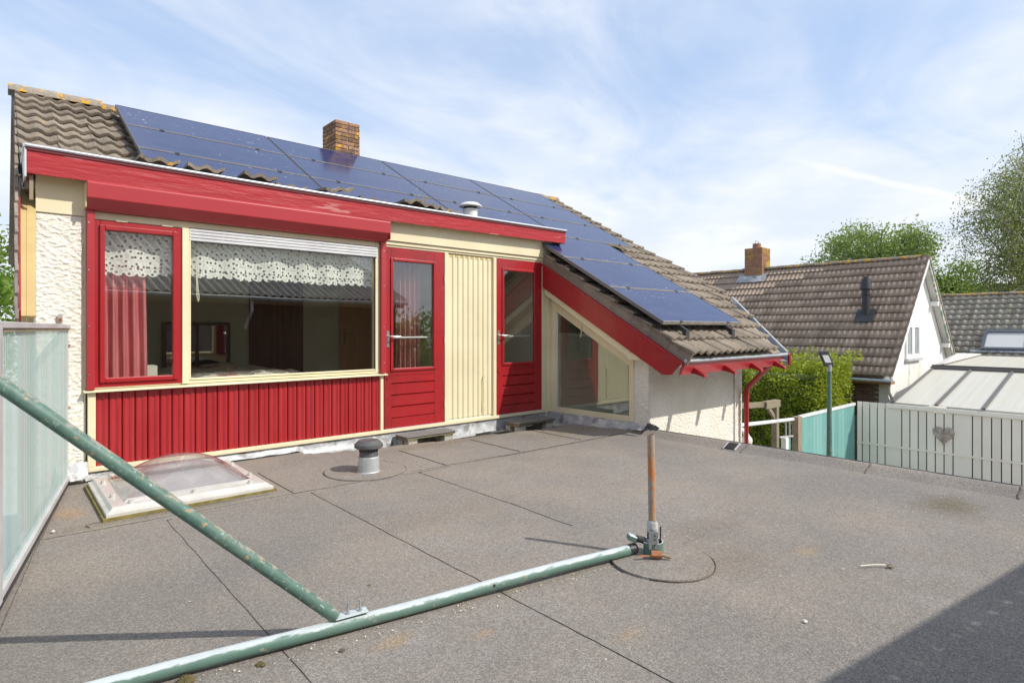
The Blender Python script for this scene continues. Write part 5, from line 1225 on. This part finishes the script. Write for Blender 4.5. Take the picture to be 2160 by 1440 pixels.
# second house with mossy pantiles and a roof window
h3 = thing('mossy_roof_house', (30.5, -2.0, -2.75), 'house with greenish grey pantile roof and a roof window', 'house')
EX, EZ, RXx, RZ = 27.0, -0.32, 30.4, 2.60
hl = math.hypot(RXx - EX, RZ - EZ); hc, hs = (RXx - EX) / hl, (RZ - EZ) / hl
def hp3(y, s, off=0.0): return Vector((EX + s * hc - off * hs, y, EZ + s * hs + off * hc))
b = MB(); b.add([hp3(-8, 0, -0.03), hp3(-8, hl, -0.03), hp3(4, hl, -0.03), hp3(4, 0, -0.03)], [(0, 1, 2, 3)])
b.add([(RXx, -8, RZ), (2 * RXx - EX, -8, EZ), (2 * RXx - EX, 4, EZ), (RXx, 4, RZ)], [(0, 1, 2, 3)])
r3 = b.build('roof', 'far_tile', h3); MB().box(EX + 0.3, 2 * RXx - EX - 0.3, -7.8, 3.8, -2.75, EZ + 0.1).build('wall', 'white_render', h3)
t3 = tile_mesh('tile', 'far_tile', 0.262, 0.36, 1, 0.05, 0.03, 0.05, 8)
for r_ in range(14):
    for c_ in range(21):
        y = 1.25 - 0.26 * c_
        inst(t3, 'tile', frame_mtx(hp3(y, r_ * hl / 14.0), nU, (hc, 0, hs)) @ Matrix.Rotation(R(random.uniform(-1.2, 1.2)), 4, 'Z'), r3)
for i in range(14): inst(rc, 'ridge_cap', Matrix.Translation((RXx, -4.0 + 0.43 * i, RZ + 0.02 + random.uniform(-0.012, 0.012))) @ Matrix.Rotation(R(90 + random.uniform(-1.5, 1.5)), 4, 'Z'), r3)
def rw(y0, y1, s0, s1, o0, o1): return [hp3(y0, s0, o0), hp3(y1, s0, o0), hp3(y1, s1, o0), hp3(y0, s1, o0)]
n3 = Vector((-hs, 0, hc)); w3 = MB()
ya, yb, sa, sb_ = -0.95, -2.35, 1.05, 2.15
for (y0, y1, s0, s1) in ((ya, yb, sa, sa + 0.10), (ya, yb, sb_ - 0.14, sb_), (ya, ya - 0.10, sa + 0.10, sb_ - 0.14), (yb + 0.10, yb, sa + 0.10, sb_ - 0.14)): w3.prism(rw(y0, y1, s0, s1, 0.02, 0), n3 * 0.14)
wo = w3.build('roof_window', 'panel_frame', h3); MB().prism(rw(ya - 0.10, yb + 0.10, sa + 0.10, sb_ - 0.14, 0.10, 0), n3 * 0.01).build('pane', 'led_lens', wo)
MB().prism(rw(ya + 0.3, yb - 0.3, sa - 0.12, sa, 0.075, 0), n3 * 0.02).build('lead_apron', 'lead', wo)
# distant dark roof and chimney
h4 = thing('distant_house', (52, 2.5, -2.75), 'distant house with dark glazed roof behind the mossy roof', 'house')
b = MB(); b.add([(50, -9, 1.8), (54, -9, 4.42), (54, 5.0, 4.42), (50, 5.0, 1.8)], [(0, 1, 2, 3)]); b.add([(54, -9, 4.42), (58, -9, 1.8), (58, 5, 1.8), (54, 5, 4.42)], [(0, 1, 2, 3)])
r4 = b.build('roof', 'glazed_tile', h4); MB().box(50.4, 57.6, -8.8, 4.8, -2.75, 2.0).build('wall', 'white_render', h4)
t4 = tile_mesh('tile', 'glazed_tile', 0.30, 0.40, 1, 0.06, 0.03, 0.05, 6)
l4 = math.hypot(4, 2.62)
for r_ in range(5):
    for c_ in range(40): inst(t4, 'tile', frame_mtx(Vector((54 - 4 / l4 * 0.38 * (r_ + 1), 4.8 - 0.298 * c_, 4.42 - 2.62 / l4 * 0.38 * (r_ + 1))), (0, -1, 0), (4 / l4, 0, 2.62 / l4)), r4)
c4 = thing('distant_chimney', (48.7, 4.5, 2), 'small square brick chimney with orange lichen cap behind the white gable', 'chimney')
MB().box(48.2, 49.2, 4.05, 5.05, -2.7, 4.45).build('stack', 'brick_far', c4); MB().box(48.15, 49.25, 4.0, 5.1, 4.452, 4.57).build('cap', 'ridge_tile', c4); MB().lathe([(0.2, 0), (0.18, 0.2), (0.0, 0.22)], (48.7, 4.5, 4.57), 12).build('chimney_pot', 'brick_far', c4)

# ------------------------------------------------------------------ veranda with slatted side, teal screen, lamp post, hedge
ver = thing('veranda', (17.5, -3.5, -2.75), 'veranda with translucent sloping roof and white slatted wall', 'veranda')
WX = 16.27; y = -0.50; first = None; gapw = 0.022; k_ = 0; slots = []
while y > -6.3:
    w = 0.145
    if k_ in (4, 11, 18, 25): w = 0.33
    elif k_ == 0: w = 0.10
    slots.append((y, w)); y -= w + gapw; k_ += 1
smesh = {}
for (y, w) in slots:
    top = -0.60 if y > -1.2 else -0.70
    key = (round(w, 3), top)
    if key not in smesh: o = MB().box(-0.012, 0.012, -w, 0, -2.75, top).build('slat', 'slat_white', ver, bevel=0.003); smesh[key] = o.data; o.matrix_basis = Matrix.Translation((WX, y, 0))
    else: inst(smesh[key], 'slat', Matrix.Translation((WX, y, 0)), ver)
MB().box(WX + 0.013, WX + 0.05, -6.4, -0.5, -2.75, -0.72).build('slat_backing', 'gap_dark', ver)
MB().box(WX - 0.035, WX - 0.013, -6.4, -0.5, -1.64, -1.60).build('cable_duct', 'slat_white', ver)
MB().box(WX - 0.06, WX + 0.06, -6.4, -1.16, -0.69, -0.59).build('gutter', 'slat_white', ver, bevel=0.008)
def vr(x, y, off=0.0): return Vector((x, y, -0.56 + (x - 16.25) * 0.189 + off))
ybars = [-1.30, -2.16, -3.02, -3.88, -4.74, -5.6]; XT = 19.7
for a, c in zip(ybars[:-1], ybars[1:]): MB().prism([vr(16.25, a), vr(XT, a), vr(XT, c), vr(16.25, c)], (0, 0, 0.012)).build('roof_sheet', 'twinwall', ver)
for a in ybars: MB().beam(vr(16.22, a, 0.03), vr(XT, a, 0.03), 0.06, 0.045).build('glazing_bar', 'bar_brown', ver)
MB().beam(vr(XT, -1.25, 0.03), vr(XT, -5.7, 0.03), 0.09, 0.09).build('ridge_bar', 'bar_brown', ver)
MB().beam(vr(XT + 0.12, -1.25, 0.075), vr(XT + 0.12, -5.7, 0.075), 0.05, 0.05).build('ridge_bar', 'bar_brown', ver)
MB().prism([vr(XT + 0.1, -1.3, 0.06), (23.6, -1.3, 0.34), (23.6, -5.7, 0.34), vr(XT + 0.1, -5.7, 0.06)], (0, 0, 0.02)).build('flat_top', 'twinwall', ver)
MB().prism([vr(XT + 0.1, -1.28, 0.085), (22.6, -1.28, 0.45), (23.6, -1.6, 0.42), (23.6, -1.7, 0.40), vr(XT + 0.3, -1.5, 0.085)], (0, 0, 0.015)).build('flat_top', 'ply_sheet', ver)
MB().box(16.32, 23.5, -5.6, -5.5, -2.75, -0.6).build('back_wall', 'slat_white', ver)
ht = thing('heart_ornament', (WX - 0.05, -2.29, -1.25), 'bark covered heart ornament hanging on the slatted wall', 'ornament')
pts = []
for q in range(40):
    t = 2 * math.pi * q / 40; hx = 16 * math.sin(t) ** 3; hy = 13 * math.cos(t) - 5 * math.cos(2 * t) - 2 * math.cos(3 * t) - math.cos(4 * t); j_ = random.uniform(0.96, 1.04)
    pts.append((WX - 0.02, -2.29 - hx * 0.0131 * j_, -1.20 + hy * 0.0145 * j_))
b = MB(); ctr = (WX - 0.085, -2.29, -1.19); n = len(pts)
inner = [tuple(Vector(p).lerp(Vector((WX - 0.02, -2.29, -1.19)), 0.22) + Vector((-0.05 - random.uniform(0, 0.02), 0, 0))) for p in pts]
b.add(pts + inner + [ctr], [(q, (q + 1) % n, n + (q + 1) % n, n + q) for q in range(n)] + [(n + q, n + (q + 1) % n, 2 * n) for q in range(n)])
b.build('heart', 'bark_heart', ht)

tl = thing('teal_screen', (14.6, -0.45, -2.75), 'teal translucent windbreak screen with white top rail', 'screen')
MB().box(12.95, 16.2, -0.455, -0.449, -2.6, -0.70).build('sheet', 'teal_sheet', tl)
MB().box(12.90, 16.22, -0.475, -0.430, -0.70, -0.635).build('top_rail', 'white_metal', tl); MB().box(12.90, 12.96, -0.47, -0.435, -2.75, -0.70).build('post', 'white_metal', tl)
MB().box(12.70, 12.89, -0.53, -0.40, -2.75, -0.645).build('gate_post', 'wood_worn', tl)
gp = thing('gate_frame', (12.3, -0.4, -2.75), 'narrow weathered gate post with hanging chain beside the teal screen', 'gate')
MB().box(12.18, 12.30, -0.50, -0.40, -2.75, -1.03).build('post', 'white_render', gp); MB().box(12.36, 12.44, -0.48, -0.42, -2.75, -1.06).build('sheet', 'teal_sheet', gp)
MB().beam((12.0, -0.45, -0.99), (12.62, -0.45, -1.04), 0.03, 0.03).build('top_bar', 'alu_pale', gp)
for x in (12.28, 12.46): MB().tube([(x, -0.45, -0.66), (x + 0.01, -0.45, -1.0)], 0.018, 6).build('chain', 'galv', gp)
MB().beam((12.05, -0.45, -0.635), (12.62, -0.45, -0.665), 0.03, 0.025).build('top_bar', 'alu_pale', gp)
wt = thing('white_tube', (10.5, -0.7, -0.5), 'white horizontal tube from the house to the gate post', 'tube')
MB().tube([(9.0, -1.12, -0.34), (12.72, -0.42, -0.70)], 0.034, 12).build('tube', 'white_frame', wt, smooth=True)
lp = thing('lamp_post', (11.76, -1.49, -2.75), 'green lamp post with flat floodlight head in front of the teal screen', 'lamp post')
MB().tube([(11.76, -1.49, -2.75), (11.76, -1.49, -1.2), (11.76, -1.49, 0.44)], [0.052, 0.05, 0.036], 14).build('pole', 'green_paint', lp, smooth=True)
MB().tube([(11.76, -1.49, 0.42), (11.76, -1.49, 0.55)], 0.042, 12).build('socket', 'galv', lp, smooth=True)
hc_ = Vector((11.72, -1.46, 0.66)); lu = Vector((0.7513, -0.66, 0)); lf = Vector((-0.66, -0.7513, 0))
def lhead(a, b_, c_, th, off):
    ax = lu * 0.9 + lf * 0.1; ax.normalize(); ay = (lf * -0.15 + Vector((0, 0, 1)) - ax * 0.32).normalized(); az = ax.cross(ay).normalized()
    o = hc_ + az * off
    return MB().prism([o + ax * a * i + ay * b_ * j for i, j in ((-1, -1), (1, -1), (1, 1), (-1, 1))], -az * th)
lhead(0.085, 0.15, 0, 0.05, 0.0).build('head', 'dark_metal', lp, bevel=0.008); lhead(0.055, 0.075, 0, 0.006, 0.006).build('lens', 'led_lens', lp)
MB().beam(hc_ + Vector((0.035, -0.03, -0.14)), (11.765, -1.495, 0.52), 0.07, 0.05).build('knuckle', 'galv', lp)
ar = thing('garden_arbour', (14.1, 0.65, -2.75), 'weathered wooden arbour post and beam in front of the hedge', 'arbour')
MB().box(14.13, 14.26, 0.57, 0.70, -2.75, -0.64).build('post', 'wood_worn', ar)
MB().beam((12.2, 1.05, -0.55), (14.25, 0.63, -0.60), 0.10, 0.12).build('beam', 'wood_worn', ar); MB().beam((13.75, 0.70, -0.60), (14.3, 0.62, -0.585), 0.14, 0.17).build('beam', 'wood_worn', ar)
MB().beam((13.86, 0.66, -0.66), (14.18, 0.63, -0.98), 0.07, 0.08).build('brace', 'wood_worn', ar)


# hedge: a dense clipped conifer, sprigs over the whole face
hg = thing('conifer_hedge', (17.0, 3.0, -2.75), 'bright yellow green conifer hedge beside the brick wall', 'hedge')
MB().box(16.45, 17.45, 0.65, 8.2, -2.75, -0.15).build('dark_inside', 'grass', hg)
cs_ = []
def hedge_top(y): return 0.38 + 0.16 * fbm(y * 0.9, 1, 3) + 0.05 * fbm(y * 4, 2, 5)
N = 42000
for _ in range(N):
    f = random.random()
    if f < 0.52: y = random.uniform(0.2, 7.5); z = random.uniform(-2.4, hedge_top(y) - 0.1); x = 16.05 + 0.35 * fbm(y * 1.3, z * 1.3, 2) + random.uniform(-0.05, 0.35) + 0.25 * max(0, z)
    elif f < 0.76: x = random.uniform(16.2, 17.75); z = random.uniform(-2.4, hedge_top(0.3) - 0.05); y = 0.15 + 0.30 * fbm(x * 1.3, z * 1.3, 7) + random.uniform(-0.05, 0.35) + 0.2 * max(0, z)
    else: x = random.uniform(16.2, 17.8); y = random.uniform(0.2, 7.5); z = hedge_top(y) + 0.15 * fbm(x * 3, y * 3, 1) - random.uniform(0, 0.3) - 0.25 * abs(x - 17)
    cs_.append((x, y, z))
leaf_quads('foliage', cs_, 0.085, 'leaf_hedge', hg, up=0.3, aspect=0.42)
sp = []
for _ in range(90):
    x = random.uniform(16.3, 18.1); y = random.uniform(-0.1, 3.0); z = hedge_top(y) - 0.05; d = Vector((random.uniform(-0.5, 0.9), random.uniform(-0.9, 0.3), random.uniform(0.2, 1.0))).normalized(); l_ = random.uniform(0.15, 0.42)
    for q in range(14): p_ = Vector((x, y, z)) + d * l_ * q / 13; sp.append((p_.x + random.gauss(0, 0.025), p_.y + random.gauss(0, 0.025), p_.z + random.gauss(0, 0.02)))
leaf_quads('sprigs', sp, 0.085, 'leaf_hedge', hg, up=0.2, aspect=0.4)
MB().tube([(17, 1.5, -2.75), (17, 1.5, -0.5)], 0.09, 8).build('trunk', 'bark', hg)


# ------------------------------------------------------------------ trees
def tree(name, base, height, label, crown_c, crown_r, m, bark, n_limbs, n_leaf, leaf, droop=0.0, clump=0.9, seed=1, lean=(0, 0), multi=False):
    random.seed(seed); t = thing(name, base, label, 'tree'); base = Vector(base); cc = Vector(crown_c)
    tb_ = MB(); top = Vector((cc.x + lean[0], cc.y + lean[1], base.z + height * 0.93)); path = []
    for q in range(9): path.append(base.lerp(top, q / 8) + Vector((random.gauss(0, 0.12), random.gauss(0, 0.12), 0)) * (q > 0))
    tb_.tube(path, [0.03 * height * (1 - q / 9.5) ** 1.1 for q in range(9)], 10); tips = []
    lb = MB()
    for i in range(n_limbs):
        f = random.uniform(0.28, 0.97); st = base.lerp(top, f); a = random.uniform(0, 2 * math.pi)
        # aim for a point inside the crown ellipsoid
        for _ in range(30):
            v = Vector((random.uniform(-1, 1), random.uniform(-1, 1), random.uniform(-1, 1)))
            if 0.35 < v.length < 1: break
        tgt = cc + Vector((v.x * crown_r[0], v.y * crown_r[1], v.z * crown_r[2]))
        mid = st.lerp(tgt, 0.5) + Vector((0, 0, 0.12 * (tgt - st).length)); r0 = 0.010 * height * (1.1 - f)
        pth = [st, st.lerp(mid, 0.5) + Vector((0, 0, 0.02)), mid, mid.lerp(tgt, 0.6), tgt]
        lb.tube(pth, [r0, r0 * 0.8, r0 * 0.55, r0 * 0.3, r0 * 0.1], 5, cap=False); tips.append((pth, tgt))
        for q in range(2):
            s2 = mid.lerp(tgt, random.uniform(0, 0.8)); v2 = Vector((random.gauss(0, 1), random.gauss(0, 1), random.gauss(-droop * 1.5, 0.7))).normalized() * random.uniform(0.5, 1.2) * clump
            lb.tube([s2, s2 + v2 * 0.5 + Vector((0, 0, 0.05)), s2 + v2], [r0 * 0.3, r0 * 0.2, r0 * 0.06], 4, cap=False); tips.append(([mid, s2, s2 + v2], s2 + v2))
    tb_.build('trunk', bark, t, smooth=True); lb.build('limbs', bark, t)
    per = n_leaf // len(tips); cs_ = []
    r_ = np.random.default_rng(seed)
    for pth, tg in tips:
        n_ = int(per * random.uniform(0.4, 1.6)); g_ = np.clip(r_.normal(size=(n_, 3)), -1.7, 1.7) * np.array([clump * 0.42, clump * 0.42, clump * 0.34])
        c_ = np.array(tg) + g_
        if droop:
            k_ = r_.random(n_) ** 1.3 * droop * clump * 2.2; c_[:, 2] -= k_; c_[:, 0] += r_.normal(size=n_) * 0.05
        cs_.append(c_)
        n2 = n_ // 3; w_ = r_.random(n2); p_ = np.array(pth[-2])[None] * (1 - w_[:, None]) + np.array(tg)[None] * w_[:, None]
        cs_.append(p_ + r_.normal(size=(n2, 3)) * clump * 0.2)
    leaf_quads('crown', np.concatenate(cs_), leaf, m, t, aspect=0.5, down=droop * 0.8)
    return t
tree('leafy_tree', (41.0, 6.2, -2.75), 10.6, 'round leafy green tree behind the dark brown tiled roof', (40.9, 6.3, 4.4), (4.2, 3.9, 3.6), 'leaf_tree', 'bark', 120, 27000, 0.17, 0.0, 1.0, 3)
tree('leafy_tree', (46.5, 3.2, -2.75), 8.0, 'lower leafy tree between the white gable and the small distant chimney', (46.3, 3.6, 3.2), (1.6, 1.6, 2.5), 'leaf_bright', 'bark', 34, 8000, 0.17, 0.0, 0.85, 5)
tree('birch_tree', (40.2, -1.7, -2.75), 15.0, 'tall airy birch with drooping branches at the right edge', (39.3, -0.9, 6.4), (3.6, 3.6, 5.0), 'leaf_birch', 'birch_bark', 150, 27000, 0.115, 0.75, 0.85, 11)
tree('garden_tree', (-1.6, 26, -2.75), 8.6, 'bright green tree seen left of the house beyond the screen', (-1.6, 26, 1.6), (3.4, 3.2, 4.0), 'leaf_bright', 'bark', 60, 13000, 0.24, 0.0, 1.0, 8)
tree('garden_tree', (-5.0, 18, -2.75), 7.0, 'green tree behind the translucent screen at the far left', (-5.0, 18, 1.2), (2.8, 2.8, 3.2), 'leaf_tree', 'bark', 40, 8000, 0.22, 0.0, 0.9, 9)
tree('garden_tree', (10.5, -11.5, -2.75), 4.6, 'shrubby tree beside the barn, mirrored in the door panes', (10.5, -11.5, -0.2), (1.8, 1.8, 1.7), 'leaf_bright', 'bark', 30, 6000, 0.18, 0.0, 0.8, 12)
random.seed(5)
